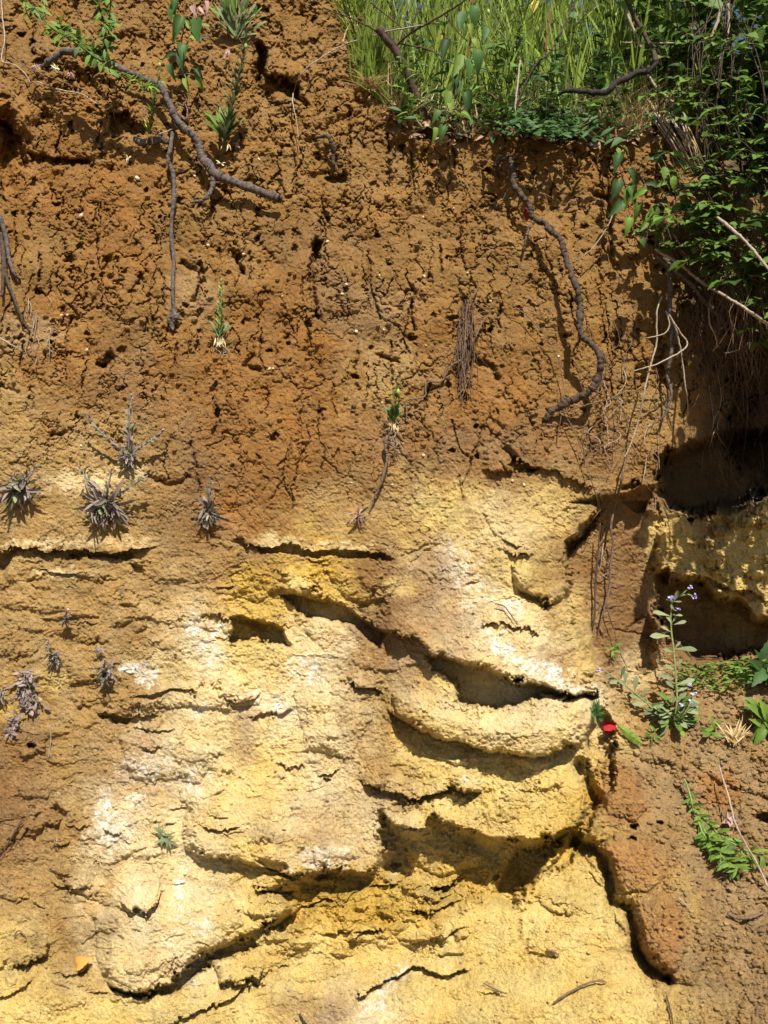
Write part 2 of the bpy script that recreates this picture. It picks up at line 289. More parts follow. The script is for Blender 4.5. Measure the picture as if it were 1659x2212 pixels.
# explicit cracks and crevices in the upper wall
cr = [([(560, 100), (556, 160), (560, 205), (575, 215)], 9, .05), ([(572, 160), (600, 175), (640, 180)], 12, .03), ([(640, 200), (655, 225)], 10, .04),
      ([(20, 250), (30, 300), (15, 360), (22, 400)], 16, .06), ([(0, 260), (60, 300), (58, 350)], 12, .04), ([(60, 330), (110, 345), (190, 350)], 7, .022),
      ([(630, 290), (636, 350), (640, 420)], 3, .02), ([(755, 230), (757, 300), (754, 400)], 3, .02), ([(838, 290), (840, 400)], 4, .03), ([(889, 330), (892, 420)], 3, .025),
      ([(685, 520), (680, 560), (672, 620), (685, 680)], 6, .045), ([(672, 560), (668, 610)], 5, .03), ([(795, 545), (800, 610), (812, 660), (822, 690)], 3, .022),
      ([(500, 540), (510, 560), (525, 590)], 5, .03), ([(545, 770), (530, 790), (560, 800)], 6, .03), ([(430, 570), (440, 600), (420, 650)], 5, .03),
      ([(235, 560), (225, 595), (240, 600)], 7, .035), ([(238, 770), (230, 790)], 8, .04), ([(155, 665), (170, 690)], 5, .03), ([(395, 570), (420, 580), (435, 610)], 6, .03),
      ([(1285, 420), (1310, 430)], 6, .03), ([(1310, 380), (1318, 500), (1322, 580)], 5, .03), ([(845, 740), (842, 780), (848, 830)], 3, .02), ([(820, 770), (860, 782)], 5, .025),
      ([(1000, 650), (1010, 760), (1000, 860)], 10, .03), ([(1025, 780), (1060, 790), (1075, 820)], 6, .03), ([(985, 800), (1000, 880)], 6, .02), ([(1090, 970), (1110, 990)], 7, .03),
      ([(1060, 905), (1090, 930), (1060, 960)], 6, .015), ([(630, 950), (622, 990), (615, 1030), (598, 1060), (585, 1080)], 2.6, .012), ([(655, 880), (645, 910), (650, 945)], 2.6, .012),
      ([(465, 830), (462, 870), (470, 910), (462, 940)], 4, .02), ([(720, 830), (715, 860), (728, 900)], 2.5, .012), ([(770, 830), (775, 860)], 3, .01),
      ([(320, 1030), (360, 1045), (395, 1042), (405, 1030)], 6, .022), ([(412, 955), (420, 990), (430, 1060)], 3, .015), ([(65, 840), (75, 880)], 4, .02), ([(60, 990), (62, 1060)], 3, .01),
      ([(0, 830), (40, 850)], 4, .015), ([(140, 935), (110, 940)], 5, .025), ([(180, 1190), (150, 1200)], 5, .01), ([(1415, 690), (1430, 760), (1425, 830)], 6, .02),
      ([(1045, 1110), (1070, 1160)], 2.5, .01), ([(700, 990), (730, 1020)], 2.5, .01), ([(990, 1030), (1000, 1080)], 3, .01), ([(1080, 1000), (1100, 1030)], 3, .01),
      ([(1290, 1360), (1300, 1380)], 4, .012), ([(1390, 1332), (1350, 1362)], 3, .014), ([(1330, 1360), (1420, 1378)], 3, .01), ([(930, 1170), (900, 1190), (870, 1200)], 3, .012),
      ([(640, 920), (700, 905)], 2.2, .006), ([(180, 2040), (215, 2015), (240, 2020)], 3, .012), ([(240, 2010), (262, 2030)], 4, .014), ([(1140, 2030), (1135, 2060), (1200, 2070)], 3, .014),
      ([(1125, 1990), (1122, 2030)], 3, .012), ([(55, 1780), (20, 1830), (0, 1850)], 3, .012), ([(120, 1750), (140, 1765)], 8, .035), ([(80, 1760), (50, 1810)], 3, .01)]
for p_, w_, d_ in cr: carve(p_, w_, d_)
rr = random.Random(5)
for k in range(190):                       # pits and short vertical clefts of the dug upper soil
    u0 = rr.uniform(-10, 1500); v0 = rr.uniform(0, 760) if rr.random() < .8 else rr.uniform(700, 1000)
    if u0 > 750 and v0 < 300: continue
    a = rr.uniform(.4, 1.2)
    pit(u0, v0, rr.uniform(4, 10) * a, rr.uniform(4, 12) * a, rr.uniform(.012, .035) * (.6 + a * .4))
for k in range(46):
    u0 = rr.uniform(0, 1450); v0 = rr.uniform(20, 900)
    if u0 > 750 and v0 < 300: continue
    L = rr.uniform(20, 70); sl = rr.uniform(-.25, .25)
    carve([(u0, v0), (u0 + sl * L * .5 + rr.uniform(-6, 6), v0 + L * .5), (u0 + sl * L, v0 + L)], rr.uniform(2, 3.6), rr.uniform(.012, .026))
for k in range(28):                        # long wandering drying cracks
    u0 = rr.uniform(0, 1420); v0 = rr.uniform(300, 980); L = rr.uniform(60, 190); x = u0; pl_ = [(u0, v0)]; nn = int(L / 18); dr = rr.uniform(-.25, .25)
    for q in range(nn): x += rr.uniform(-10, 10) + dr * 18; pl_.append((x, v0 + (q + 1) * 18))
    carve(pl_, rr.uniform(1.2, 1.9), rr.uniform(.010, .020))
    if rr.random() < .6: j_ = rr.randrange(1, len(pl_)); carve([pl_[j_], (pl_[j_][0] + rr.uniform(-30, 30), pl_[j_][1] + rr.uniform(5, 25))], 1.7, .014)
for k in range(60):
    u0 = rr.uniform(20, 1230); v0 = rr.uniform(1200, 2150)
    if rr.random() < .55: u0 = rr.uniform(20, 700)
    L = rr.uniform(14, 60); s_ = rr.uniform(-12, 12)
    ledge([(u0, v0), (u0 + L / 2, v0 + rr.uniform(-3, 8) + s_ * .5), (u0 + L, v0 + s_)], rr.uniform(.003, .010), rr.uniform(10, 24), rr.uniform(.003, .011), rr.uniform(5, 12), L * .3)

for pl_, D_ in [([(550, 95), (575, 100), (580, 160), (620, 165), (648, 185), (655, 222), (625, 215), (600, 195), (575, 215), (560, 190)], .085), ([(-40, 250), (20, 262), (52, 300), (60, 360), (30, 372), (10, 420), (-40, 420)], .10),
                ([(60, 325), (110, 335), (190, 342), (200, 356), (120, 362), (66, 350)], .04), ([(235, 240), (270, 232), (300, 262), (330, 268), (330, 292), (280, 296), (240, 290)], .06), ([(900, 262), (960, 270), (1000, 300), (960, 312), (905, 300)], .05),
                ([(705, 375), (722, 380), (745, 372), (748, 392), (722, 404), (706, 396)], .05), ([(1190, 290), (1240, 292), (1250, 312), (1200, 318)], .04), ([(676, 520), (700, 515), (694, 545), (684, 572), (674, 566)], .05)]:
    block(pl_, -D_, 7)
# -- fine relief
topz = 1 - sstep(560, 1010, V + 60 * n1)                       # crumbly upper soil
gnd = sstep(0, 30, (U - np.interp(V, [1300, 1500, 1640, 1720, 1850, 2000, 2110, 2212, 2500], [2300, 1285, 1262, 1300, 1318, 1378, 1450, 1490, 1560])) ) * sstep(1430, 1450, V)
lowz = 1 - topz
midz = sstep(600, 1000, V) * (1 - sstep(1150, 1500, V))
rough = topz * (1.0 - .62 * sstep(260, 600, V + 90 * n2 + 60 * n1)) + lowz * (.20 + .24 * sstep(.0, .5, perlin(U / 150, V / 150, 31)))
rough = rough * (1 - gnd) + gnd * (.45 + .5 * sstep(-.1, .5, perlin(U / 120, V / 120, 33) + (U - 1500) / 500))
rough = rough * np.where(V < 1150, .30 + .85 * sstep(-.3, .35, perlin((U + 20 * n3) / 95, (V + 20 * n4) / 115, 71)), 1) if False else rough * (1 - topz * (.62 - .62 * sstep(-.35, .3, perlin((U + 20 * n3) / 95, (V + 20 * n4) / 115, 71) + (350 - V) / 900)))
yellow_under = np.zeros_like(U)
for pl in ([(780, 1640), (1240, 1640), (1240, 1800), (1200, 1850), (1100, 1970), (850, 2010), (600, 2040), (560, 1900), (760, 1890)], [(470, 1200), (620, 1260), (640, 1420), (480, 1400)], [(1400, 1120), (1680, 1080), (1680, 1420), (1400, 1400)]):
    ix, s = poly_sd(pl); yellow_under[ix] = np.maximum(yellow_under[ix], sstep(0, 25, s))
rough = np.maximum(rough, yellow_under * .70)
def billow(lu, lv, seed, ww=.6): return np.abs(perlin(U / lu + ww * n1, V / lv + ww * n2, seed))
f1, f2 = worley((U + 14 * n3 + 6 * n5) / 34, (V + 14 * n4 + 6 * n6) / 38, 3)
crumb = (1 - np.clip(f1 * 1.15, 0, 1) ** 2)
g1, g2 = worley((U + 7 * n5) / 13.5, (V + 7 * n6) / 14.5, 8)
crumb2 = (1 - np.clip(g1 * 1.1, 0, 1) ** 2)
patchy = sstep(-.35, .45, perlin(U / 45, V / 55, 41))
H += rough * ( .030 * (billow(75, 95, 11) - .3) + .013 * (billow(30, 38, 12) - .3) * (.5 + patchy) + .011 * (billow(13, 15, 13) - .3)
             + .0036 * (billow(6.5, 6.5, 14) - .3) + .0065 * (crumb - .5) * (.4 + .9 * patchy) + .0045 * (crumb2 - .5) )
hole = perlin((U + 6 * n5) / 21, (V + 8 * n6) / 26, 44); H -= topz * .016 * sstep(.38, .6, hole) * sstep(-.3, .3, perlin(U / 130, V / 130, 45))
hole = perlin((U + 4 * n5) / 12, (V + 4 * n6) / 13, 46); H -= (.25 + .75 * topz) * .008 * sstep(.36, .6, hole) * rough
k1, k2 = worley((U + 22 * n3 + 8 * n5) / 62, (V + 22 * n4 + 8 * n6) / 92, 21)          # compact clods with fissures between
km = sstep(-.25, .35, perlin(U / 120, V / 140, 47)) * (1 - gnd) * (1 - sstep(900, 1150, V)); H += km * (.016 * (.5 - k1) - .016 * np.exp(-(k2 - k1) / .045))
vf_ = perlin((U + 12 * n3 + 4 * n5) / 44, V / 210, 48); H -= .020 * np.exp(-(vf_ / .022) ** 2) * sstep(-.1, .3, perlin(U / 90, V / 110, 49)) * (1 - gnd) * (1 - sstep(850, 1100, V))
j1, j2 = worley((U + 8 * n5) / 24, (V + 8 * n6) / 19, 23); H += lowz * sstep(-.3, .4, perlin(U / 70, V / 60, 50)) * (.008 * (.5 - j1) - .003 * np.exp(-(j2 - j1) / .06))
H += .0013 * perlin(U / 4.6, V / 4.6, 15) * (1 + .6 * rough) + .0022 * perlin(U / 8.5, V / 8, 19) + .0022 * perlin(U / 16, V / 12, 16) + (.006 + .008 * topz) * perlin(U / 60, V / 55, 17) + .010 * perlin(U / 180, V / 150, 18) * (.6 + .8 * topz)
# drying cracks
cl = perlin((U + 16 * n3) / 85, (V + 16 * n4) / 120, 21); cm = sstep(.05, .35, perlin(U / 190, V / 190, 22)) * (1 - gnd)
H -= .007 * np.exp(-(cl / .016) ** 2) * cm * sstep(100, 300, V) * (1 - sstep(1150, 1300, V))
cl = perlin((U + 8 * n3 + 4 * n5) / 34, (V + 8 * n4 + 4 * n6) / 34, 23); cm = sstep(0, .3, perlin(U / 100, V / 100, 24))
H -= .0016 * np.exp(-(cl / .03) ** 2) * cm * topz + .0006 * np.exp(-(cl / .03) ** 2) * cm
# fine bedding steps of the lower layers
ph = (V + 26 * n2 + 10 * n4 + 4 * n6) / 46 + .9 * perlin(U / 260, V / 120, 25) + U / 1600
fr = ph - np.floor(ph)
bm = sstep(.0, .4, perlin(U / 90, V / 32, 26)) * sstep(1000, 1300, V) * (1 - gnd) * (1 - sstep(1950, 2200, V) * sstep(900, 1100, U))
H += bm * .005 * (fr ** 1.5 - sstep(.93, 1, fr))
g1, g2 = worley((U + 4 * n7) / 10.5, (V + 4 * n8) / 9.5, 13); g3, g4 = worley((U + 9 * n5) / 21, (V + 9 * n6) / 17, 14)
gz = sstep(.0, .5, perlin(U / 75, V / 60, 29)) * .45 * lowz * (1 - gnd); gz = np.maximum(gz, yellow_under * (.6 + .4 * patchy))
gz = np.maximum(gz, .28 * lowz); H += gz * (.0065 * (.6 - g1) + .012 * (.6 - g3))
# crumbs frozen in the surface of sandy parts
g1, g2 = worley(U / 9, V / 9, 12)
H += .0028 * sstep(.45, .1, g1) * sstep(.0, .5, perlin(U / 40, V / 40, 28)) * lowz

Yg = B - H
K = SC * (Yg - CAM_Y) / 2.6
PX = (U - 829.5) * K; PZ = (1106 - V) * K + CAM_Z
def surfY(u, v):
    i = int(np.clip(np.searchsorted(us, u), 1, NU - 1)); j = int(np.clip(np.searchsorted(vs, v), 1, NV - 1))
    return float(Yg[j, i])
def surf_out(u, v, r=6):
    """foremost surface depth near (u, v)"""
    return min(surfY(u + a, v + b) for a in (-r, 0, r) for b in (-r, 0, r))

# ------------------------------------------------------------------ soil colours (albedo)
PAL = dict(B=(.275, .153, .050), O=(.28, .139, .041), R=(.262, .148, .060), T=(.375, .240, .092), Y=(.66, .485, .172), S=(.56, .36, .07),
           P=(.68, .53, .28), W=(.86, .80, .68), G=(.325, .208, .092), K=(.35, .168, .057), D=(.215, .14, .066), Q=(.45, .315, .17), C=(.15, .095, .042), H=(.06, .042, .026))  # C, H: cave and hollow soil darkened to stand in for shade
rows = """BBBBBBBDDDDDD
BBBBBBBDDDDDD
OOBBBBBBBBBDD
OOOBBBBBBBBBD
BBOBBRBBBBBDD
BOBBOORBBBBDD
TOROOOTOOBBRD
TTTROORRRRBRR
TTTROTTYTTRRY
TTTTTSRQYRRYY
TTTPYPRQPRRRG
TTTPPPTYPPTGG
RTQPYPTYYYGGG
RTPPYQPYYSGGG
TTPPYSSYYYYGG
YTPPYYYYYYTGG
YYYYYQPYYYYTG"""
TC = np.array([[PAL[c] for c in r] for r in rows.split('\n')])
COL = table(CU, CV, TC, np.arange(13) * 138.25, np.arange(17) * 138.25)
def paint(poly, key, soft=16, amt=1.0, wu=CU, wv=CV):
    ix, s = poly_sd(poly, wu, wv); a = (sstep(-soft, soft, s) * amt)[..., None]
    COL[ix] = COL[ix] * (1 - a) + np.array(PAL[key]) * a
def ell(u, v, ru, rv, key, amt=.8, soft=.5, ang=0):
    m = (us > u - 2.2 * max(ru, rv) - 30) & (us < u + 2.2 * max(ru, rv) + 30); r = (vs > v - 2.2 * max(ru, rv) - 30) & (vs < v + 2.2 * max(ru, rv) + 30)
    ix = np.ix_(r, m); x = U[ix] + 14 * n3[ix] + 9 * n5[ix] - u; y = V[ix] + 14 * n4[ix] + 9 * n6[ix] - v
    c, s = math.cos(ang), math.sin(ang); X = x * c + y * s; Yy = -x * s + y * c
    d = np.sqrt((X / ru) ** 2 + (Yy / rv) ** 2) + (.5 * n5[ix] + .4 * n7[ix] if key == 'W' else 0); a = (amt * (1 - sstep(1 - soft, 1 + soft, d)))
    if key == 'W': a = np.clip(a * (1 + .5 * (n6[ix] + n8[ix])) * (.35 + .9 * sstep(-.05, .3, perlin((U[ix] + .4 * V[ix] + 8 * n5[ix]) / 12, V[ix] / 24, 88))), 0, 1)
    a = a[..., None]
    COL[ix] = COL[ix] * (1 - a) + np.array(PAL[key]) * a
# deeper iron patches
for a in [(190, 570, 60, 60, 'O', .5), (640, 640, 45, 60, 'O', .7), (620, 790, 110, 60, 'O', .6), (930, 700, 70, 40, 'O', .7), (1050, 870, 90, 60, 'O', .6), (620, 950, 90, 80, 'O', .5),
          (380, 745, 40, 45, 'O', .5), (880, 960, 70, 40, 'R', .5), (720, 640, 40, 70, 'D', .5), (750, 700, 60, 30, 'D', .4), (830, 660, 70, 40, 'Q', .3), (420, 640, 60, 50, 'Q', .3),
          (60, 720, 90, 40, 'Q', .4), (1300, 700, 150, 90, 'B', .4), (1420, 900, 70, 60, 'T', .5), (520, 1110, 60, 60, 'O', .35), (1020, 1010, 80, 30, 'R', .6),
          (180, 1040, 90, 22, 'P', .8), (255, 1020, 60, 16, 'P', .7), (60, 1176, 60, 7, 'P', .8), (200, 1172, 130, 9, 'P', .6), (130, 1238, 60, 9, 'P', .8), (600, 1168, 50, 12, 'P', .8),
          (740, 1180, 90, 7, 'P', .7), (650, 1264, 45, 20, 'Y', .9), (555, 1300, 60, 70, 'S', .7), (540, 1250, 50, 30, 'S', .6), (860, 1268, 40, 20, 'Y', .6), (560, 1420, 60, 45, 'Y', .7), (370, 1450, 40, 28, 'S', .35),
          (430, 1370, 16, 40, 'W', .7, .6, -.5), (465, 1358, 22, 14, 'W', .95), (455, 1415, 25, 30, 'W', .5), (665, 1440, 45, 32, 'W', .6), (285, 1443, 28, 12, 'W', .95), (318, 1462, 20, 16, 'W', .9),
          (600, 1532, 40, 14, 'W', .9), (548, 1505, 30, 10, 'W', .5), (430, 1535, 18, 12, 'W', .7), (525, 1560, 30, 60, 'Q', .7), (530, 1610, 26, 40, 'Q', .6),
          (330, 1660, 60, 30, 'W', .5), (225, 1745, 14, 34, 'W', .95), (290, 1728, 24, 12, 'W', .9), (240, 1800, 50, 50, 'W', .5), (420, 1690, 40, 30, 'W', .35),
          (386, 1930, 9, 50, 'W', .95, .5, .12), (365, 2025, 20, 16, 'W', .7), (440, 2000, 22, 12, 'W', .7), (700, 1855, 70, 22, 'W', .55), (580, 1800, 90, 18, 'Q', .5), (640, 1760, 100, 40, 'P', .5),
          (845, 2120, 42, 12, 'W', .85, .5, -.75), (805, 2175, 30, 24, 'W', .5), (640, 2170, 70, 24, 'T', .6), (900, 2160, 60, 30, 'Y', .5), (440, 2075, 20, 8, 'W', .5), (400, 2100, 14, 20, 'W', .5, .5, .6),
          (1010, 1240, 40, 75, 'W', .38, .7, -.5), (1100, 1310, 36, 22, 'W', .8, .6, .5), (1090, 1405, 60, 16, 'W', .95, .5, .75), (1180, 1450, 60, 20, 'W', .85, .5, .5), (1215, 1480, 60, 12, 'W', .7, .5, .25),
          (1180, 1380, 70, 20, 'P', .6, .6, .3), (1240, 1330, 40, 60, 'Y', .6), (890, 1440, 40, 60, 'Q', .3), (1100, 1130, 100, 60, 'P', .55), (1190, 1100, 70, 60, 'Y', .5),
          (960, 1530, 120, 30, 'P', .7, .6, .4), (1110, 1580, 130, 35, 'P', .55), (1020, 1690, 22, 14, 'W', .6), (1010, 1645, 40, 14, 'P', .5), (870, 1600, 30, 40, 'Y', .5),
          (980, 1780, 100, 16, 'P', .35), (1110, 1775, 110, 25, 'Y', .7), (960, 1840, 70, 30, 'Y', .8), (1050, 1900, 120, 50, 'S', .7), (750, 1960, 90, 40, 'S', .5), (880, 1970, 120, 40, 'S', .5),
          (50, 1620, 60, 60, 'R', .7), (60, 1760, 70, 70, 'R', .5), (120, 1500, 70, 40, 'T', .5), (15, 1540, 22, 22, 'S', .5), (170, 1640, 60, 40, 'T', .6), (110, 1470, 40, 20, 'Y', .6),
          (1450, 1170, 60, 60, 'Y', .8), (1600, 1340, 60, 60, 'Y', .5), (1330, 1200, 50, 90, 'R', .7), (1330, 1330, 60, 80, 'R', .6), (1390, 1440, 50, 40, 'P', .6), (1260, 1440, 30, 60, 'Y', .5),
          (1230, 1650, 60, 60, 'Y', .4), (1400, 2180, 160, 60, 'Y', .45), (1490, 1975, 40, 40, 'T', .5), (1560, 2150, 90, 60, 'G', .5), (1640, 1640, 80, 80, 'G', .5)]:
    ell(*a)
for pl, k in [([(1286, 1652), (1340, 1640), (1385, 1690), (1400, 1745), (1375, 1790), (1320, 1780), (1290, 1720)], 'K'),
              ([(1300, 1830), (1350, 1800), (1420, 1820), (1460, 1860), (1440, 1920), (1350, 1930), (1318, 1900)], 'K'),
              ([(1370, 1945), (1430, 1920), (1480, 1960), (1480, 2040), (1460, 2110), (1420, 2118), (1385, 2080), (1368, 2020)], 'K'),
              ([(1500, 1660), (1580, 1670), (1600, 1740), (1520, 1740)], 'K')]:
    paint(pl, k, 22, .75, U + 12 * n3, V + 12 * n4)
paint([(1415, 985), (1500, 945), (1560, 800), (1600, 690), (2080, 640), (2080, 1085), (1640, 1085), (1570, 1100), (1490, 1110), (1444, 1095)], 'C', 10, .85, WU, WV)  # upper cave and hollow: shade painted in as darker soil
paint([(1410, 1250), (1440, 1240), (1510, 1256), (1545, 1290), (1600, 1295), (1640, 1330), (2080, 1350), (2080, 1405), (1640, 1418), (1560, 1426), (1495, 1424), (1440, 1385), (1408, 1310)], 'C', 8, .35, WU, WV)  # lower cave: weaker painted shade inside
paint([(1535, 760), (1570, 690), (2080, 600), (2080, 1060), (1640, 1060), (1560, 960)], 'H', 25, .9)  # right hollow painted near black, its deep shade put into the colour
paint([(1268, 1830), (1300, 1830), (1330, 1960), (1370, 2030), (1400, 2120), (1440, 2212), (1440, 2400), (1000, 2400), (1000, 2000), (1180, 1950), (1220, 1830)], 'Y', 20, .6)
# speckle, mottling
mot = 1 + .16 * perlin(U / 110, V / 90, 51) + .12 * perlin(U / 28, V / 24, 52) + .13 * perlin(U / 9, V / 8, 53) + .085 * rng.randn(*U.shape)
COL *= np.clip(mot, .5, 1.5)[..., None]
warm = perlin(U / 55, V / 70, 54); COL[..., 2] *= 1 - .22 * warm; COL[..., 1] *= 1 - .07 * warm
# dark brown bank soil, darkened further to paint in shade between the grass
bk = sstep(-12, 20, sb)[..., None]
COL = COL * (1 - .75 * bk) + np.array((.10, .08, .045)) * .75 * bk
COL = np.clip(COL, .01, .9)

# ------------------------------------------------------------------ materials
def mat(name): 
    m = bpy.data.materials.new(name); m.use_nodes = True; return m, m.node_tree, m.node_tree.nodes['Principled BSDF']
def soil_mat():
    m, t, b = mat('soil'); N = t.nodes; L = t.links
    a = N.new('ShaderNodeAttribute'); a.attribute_name = 'Col'
    tc = N.new('ShaderNodeTexCoord')
    n = N.new('ShaderNodeTexNoise'); n.inputs['Scale'].default_value = 260; n.inputs['Detail'].default_value = 6; n.inputs['Roughness'].default_value = .7
    L.new(tc.outputs['Object'], n.inputs['Vector'])
    mr = N.new('ShaderNodeMapRange'); mr.inputs[1].default_value = .3; mr.inputs[2].default_value = .7; mr.inputs[3].default_value = .78; mr.inputs[4].default_value = 1.20
    L.new(n.outputs[0], mr.inputs[0])
    vo = N.new('ShaderNodeTexVoronoi'); vo.inputs['Scale'].default_value = 210; L.new(tc.outputs['Object'], vo.inputs['Vector'])
    sp = N.new('ShaderNodeMapRange'); sp.inputs[1].default_value = 0; sp.inputs[2].default_value = .24; sp.inputs[3].default_value = 1.5; sp.inputs[4].default_value = 1
    L.new(vo.outputs['Distance'], sp.inputs[0])
    mu = N.new('ShaderNodeMath'); mu.operation = 'MULTIPLY'; L.new(mr.outputs[0], mu.inputs[0]); L.new(sp.outputs[0], mu.inputs[1])
    vm = N.new('ShaderNodeVectorMath'); vm.operation = 'SCALE'; L.new(a.outputs['Color'], vm.inputs[0]); L.new(mu.outputs[0], vm.inputs['Scale'])
    L.new(vm.outputs[0], b.inputs['Base Color'])
    b.inputs['Roughness'].default_value = .95; b.inputs['Specular IOR Level'].default_value = .12
    n2_ = N.new('ShaderNodeTexNoise'); n2_.inputs['Scale'].default_value = 300; n2_.inputs['Detail'].default_value = 7; n2_.inputs['Roughness'].default_value = .85
    L.new(tc.outputs['Object'], n2_.inputs['Vector'])
    bp = N.new('ShaderNodeBump'); bp.inputs['Strength'].default_value = .9; bp.inputs['Distance'].default_value = .011
    L.new(n2_.outputs[0], bp.inputs['Height']); L.new(bp.outputs[0], b.inputs['Normal'])
    return m
SOIL = soil_mat()
def leaf_mat(name, col, var=.35, trans=.35, rough=.5, hue=(0, 0, 0)):
    m, t, b = mat(name); N = t.nodes; L = t.links
    oi = N.new('ShaderNodeObjectInfo'); at_ = N.new('ShaderNodeAttribute'); at_.attribute_name = 'Tint'
    tc = N.new('ShaderNodeTexCoord'); n = N.new('ShaderNodeTexNoise'); n.inputs['Scale'].default_value = 60; n.inputs['Detail'].default_value = 3
    ge = N.new('ShaderNodeNewGeometry'); L.new(ge.outputs['Position'], n.inputs['Vector'])
    ad = N.new('ShaderNodeMath'); L.new(oi.outputs['Random'], ad.inputs[0]); L.new(at_.outputs['Fac'], ad.inputs[1])
    fr_ = N.new('ShaderNodeMath'); fr_.operation = 'FRACT'; L.new(ad.outputs[0], fr_.inputs[0])
    mx = N.new('ShaderNodeMath'); mx.operation = 'MULTIPLY_ADD'; L.new(n.outputs[0], mx.inputs[0]); mx.inputs[1].default_value = .5; L.new(fr_.outputs[0], mx.inputs[2])
    cr_ = N.new('ShaderNodeValToRGB'); e = cr_.color_ramp.elements
    c = np.array(col); e[0].position = .15; e[0].color = (*(c * (1 - var)), 1); e[1].position = 1.25 if False else 1.0
    e[1].color = (*np.clip(c * (1 + var) + np.array(hue), 0, 1), 1)
    L.new(mx.outputs[0], cr_.inputs[0]); L.new(cr_.outputs[0], b.inputs['Base Color'])
    b.inputs['Roughness'].default_value = max(rough, .55); b.inputs['Specular IOR Level'].default_value = .22
    if trans > 0:
        tr = N.new('ShaderNodeBsdfTranslucent'); L.new(cr_.outputs[0], tr.inputs[0])
        ms = N.new('ShaderNodeMixShader'); ms.inputs[0].default_value = trans
        L.new(b.outputs[0], ms.inputs[1]); L.new(tr.outputs[0], ms.inputs[2]); L.new(ms.outputs[0], N['Material Output'].inputs[0])
    return m
def bark_mat(name, c0, c1, scale=90):
    m, t, b = mat(name); N = t.nodes; L = t.links
    tc = N.new('ShaderNodeTexCoord'); n = N.new('ShaderNodeTexNoise'); n.inputs['Scale'].default_value = scale; n.inputs['Detail'].default_value = 6; n.inputs['Roughness'].default_value = .7
    L.new(tc.outputs['Object'], n.inputs['Vector'])
    cr_ = N.new('ShaderNodeValToRGB'); e = cr_.color_ramp.elements; e[0].position = .35; e[0].color = (*c0, 1); e[1].position = .68; e[1].color = (*c1, 1)
    L.new(n.outputs[0], cr_.inputs[0]); L.new(cr_.outputs[0], b.inputs['Base Color']); b.inputs['Roughness'].default_value = .85; b.inputs['Specular IOR Level'].default_value = .2
    bp = N.new('ShaderNodeBump'); bp.inputs['Strength'].default_value = .8; bp.inputs['Distance'].default_value = .003; L.new(n.outputs[0], bp.inputs['Height']); L.new(bp.outputs[0], b.inputs['Normal'])
    return m
M = dict(grass=leaf_mat('grass', (.11, .165, .03), .85, .35, .5, (.06, .05, 0)), leaf=leaf_mat('leaf', (.085, .15, .025), .45, .3, .45, (.03, .03, 0)),
         dleaf=leaf_mat('dark_leaf', (.042, .09, .022), .5, .3, .4), lime=leaf_mat('lime_leaf', (.18, .25, .04), .3, .4), shrub=leaf_mat('shrub_leaf', (.048, .10, .02), .65, .3, .45, (.04, .04, .0)),
         hedge=leaf_mat('hedge_leaf', (.04, .08, .018), .5, .25, .5), grey=leaf_mat('withered_leaf', (.19, .15, .13), .5, .1, .9), sage=leaf_mat('sage_leaf', (.155, .185, .095), .4, .2, .8), straw=leaf_mat('straw', (.50, .38, .19), .5, .2, .8),
         rust=leaf_mat('rust_leaf', (.50, .26, .06), .4, .3, .7), red=leaf_mat('red_petal', (.34, .006, .010), .5, .3, .4), dryred=leaf_mat('dark_red_leaf', (.20, .02, .015), .2, .3, .5),
         blue=leaf_mat('lilac_petal', (.42, .36, .72), .25, .2, .6), yleaf=leaf_mat('yellow_leaf', (.48, .40, .07), .3, .3), pod=leaf_mat('seed_pod', (.30, .38, .12), .3, .2, .7),
         litter=leaf_mat('leaf_litter', (.26, .17, .10), .6, .1, .9), cream=leaf_mat('cream_bud', (.70, .62, .38), .3, .2, .8), mauve=leaf_mat('mauve_leaf', (.38, .24, .22), .3, .2, .9),
         bark=bark_mat('grey_bark', (.035, .028, .024), (.15, .12, .105)), dbark=bark_mat('dark_bark', (.03, .02, .015), (.10, .07, .05)), root=bark_mat('root_bark', (.07, .045, .03), (.20, .13, .085), 140),
         pale=bark_mat('pale_twig', (.20, .15, .11), (.42, .35, .27), 140), rstem=bark_mat('red_stem', (.12, .03, .02), (.25, .09, .06), 140), gstem=bark_mat('green_stem', (.12, .16, .05), (.24, .28, .10), 140),
         stone=bark_mat('pebble_stone', (.50, .38, .24), (.78, .68, .52), 60), black=bark_mat('dark_wood', (.012, .010, .010), (.04, .03, .03)))

# ------------------------------------------------------------------ meshes and objects
def tag(o, label=None, cat=None, group=None, kind=None):
    if label: o['label'] = label
    if cat: o['category'] = cat
    if group: o['group'] = group
    if kind: o['kind'] = kind
    return o
def new_mesh(name, verts, faces, m, smooth=True, tint=None):
    me = bpy.data.meshes.new(name); me.from_pydata([tuple(map(float, v)) for v in verts], [], faces); me.materials.append(m)
    if smooth: me.polygons.foreach_set('use_smooth', [True] * len(me.polygons))
    if tint is not None:
        a = me.attributes.new('Tint', 'FLOAT', 'POINT'); a.data.foreach_set('value', np.asarray(tint, np.float32))
    me.update(); return me
def thing(name, label, cat, origin, group=None):
    o = bpy.data.objects.new(name, None); o.empty_display_size = .03; C.objects.link(o); o.location = tuple(map(float, origin))
    return tag(o, label, cat, group)
def obj(name, mb, m, parent=None, origin=None, smooth=True, tint=None, label=None):
    org = np.array(parent.location) if parent else np.array(origin if origin is not None else mb.v[0])
    me = new_mesh(name, np.array(mb.v) - org, mb.f, m, smooth, mb.t if mb.t else tint)
    o = bpy.data.objects.new(name, me); C.objects.link(o)
    if parent: o.parent = parent
    else: o.location = tuple(map(float, org))
    if label: o['label'] = label
    return o
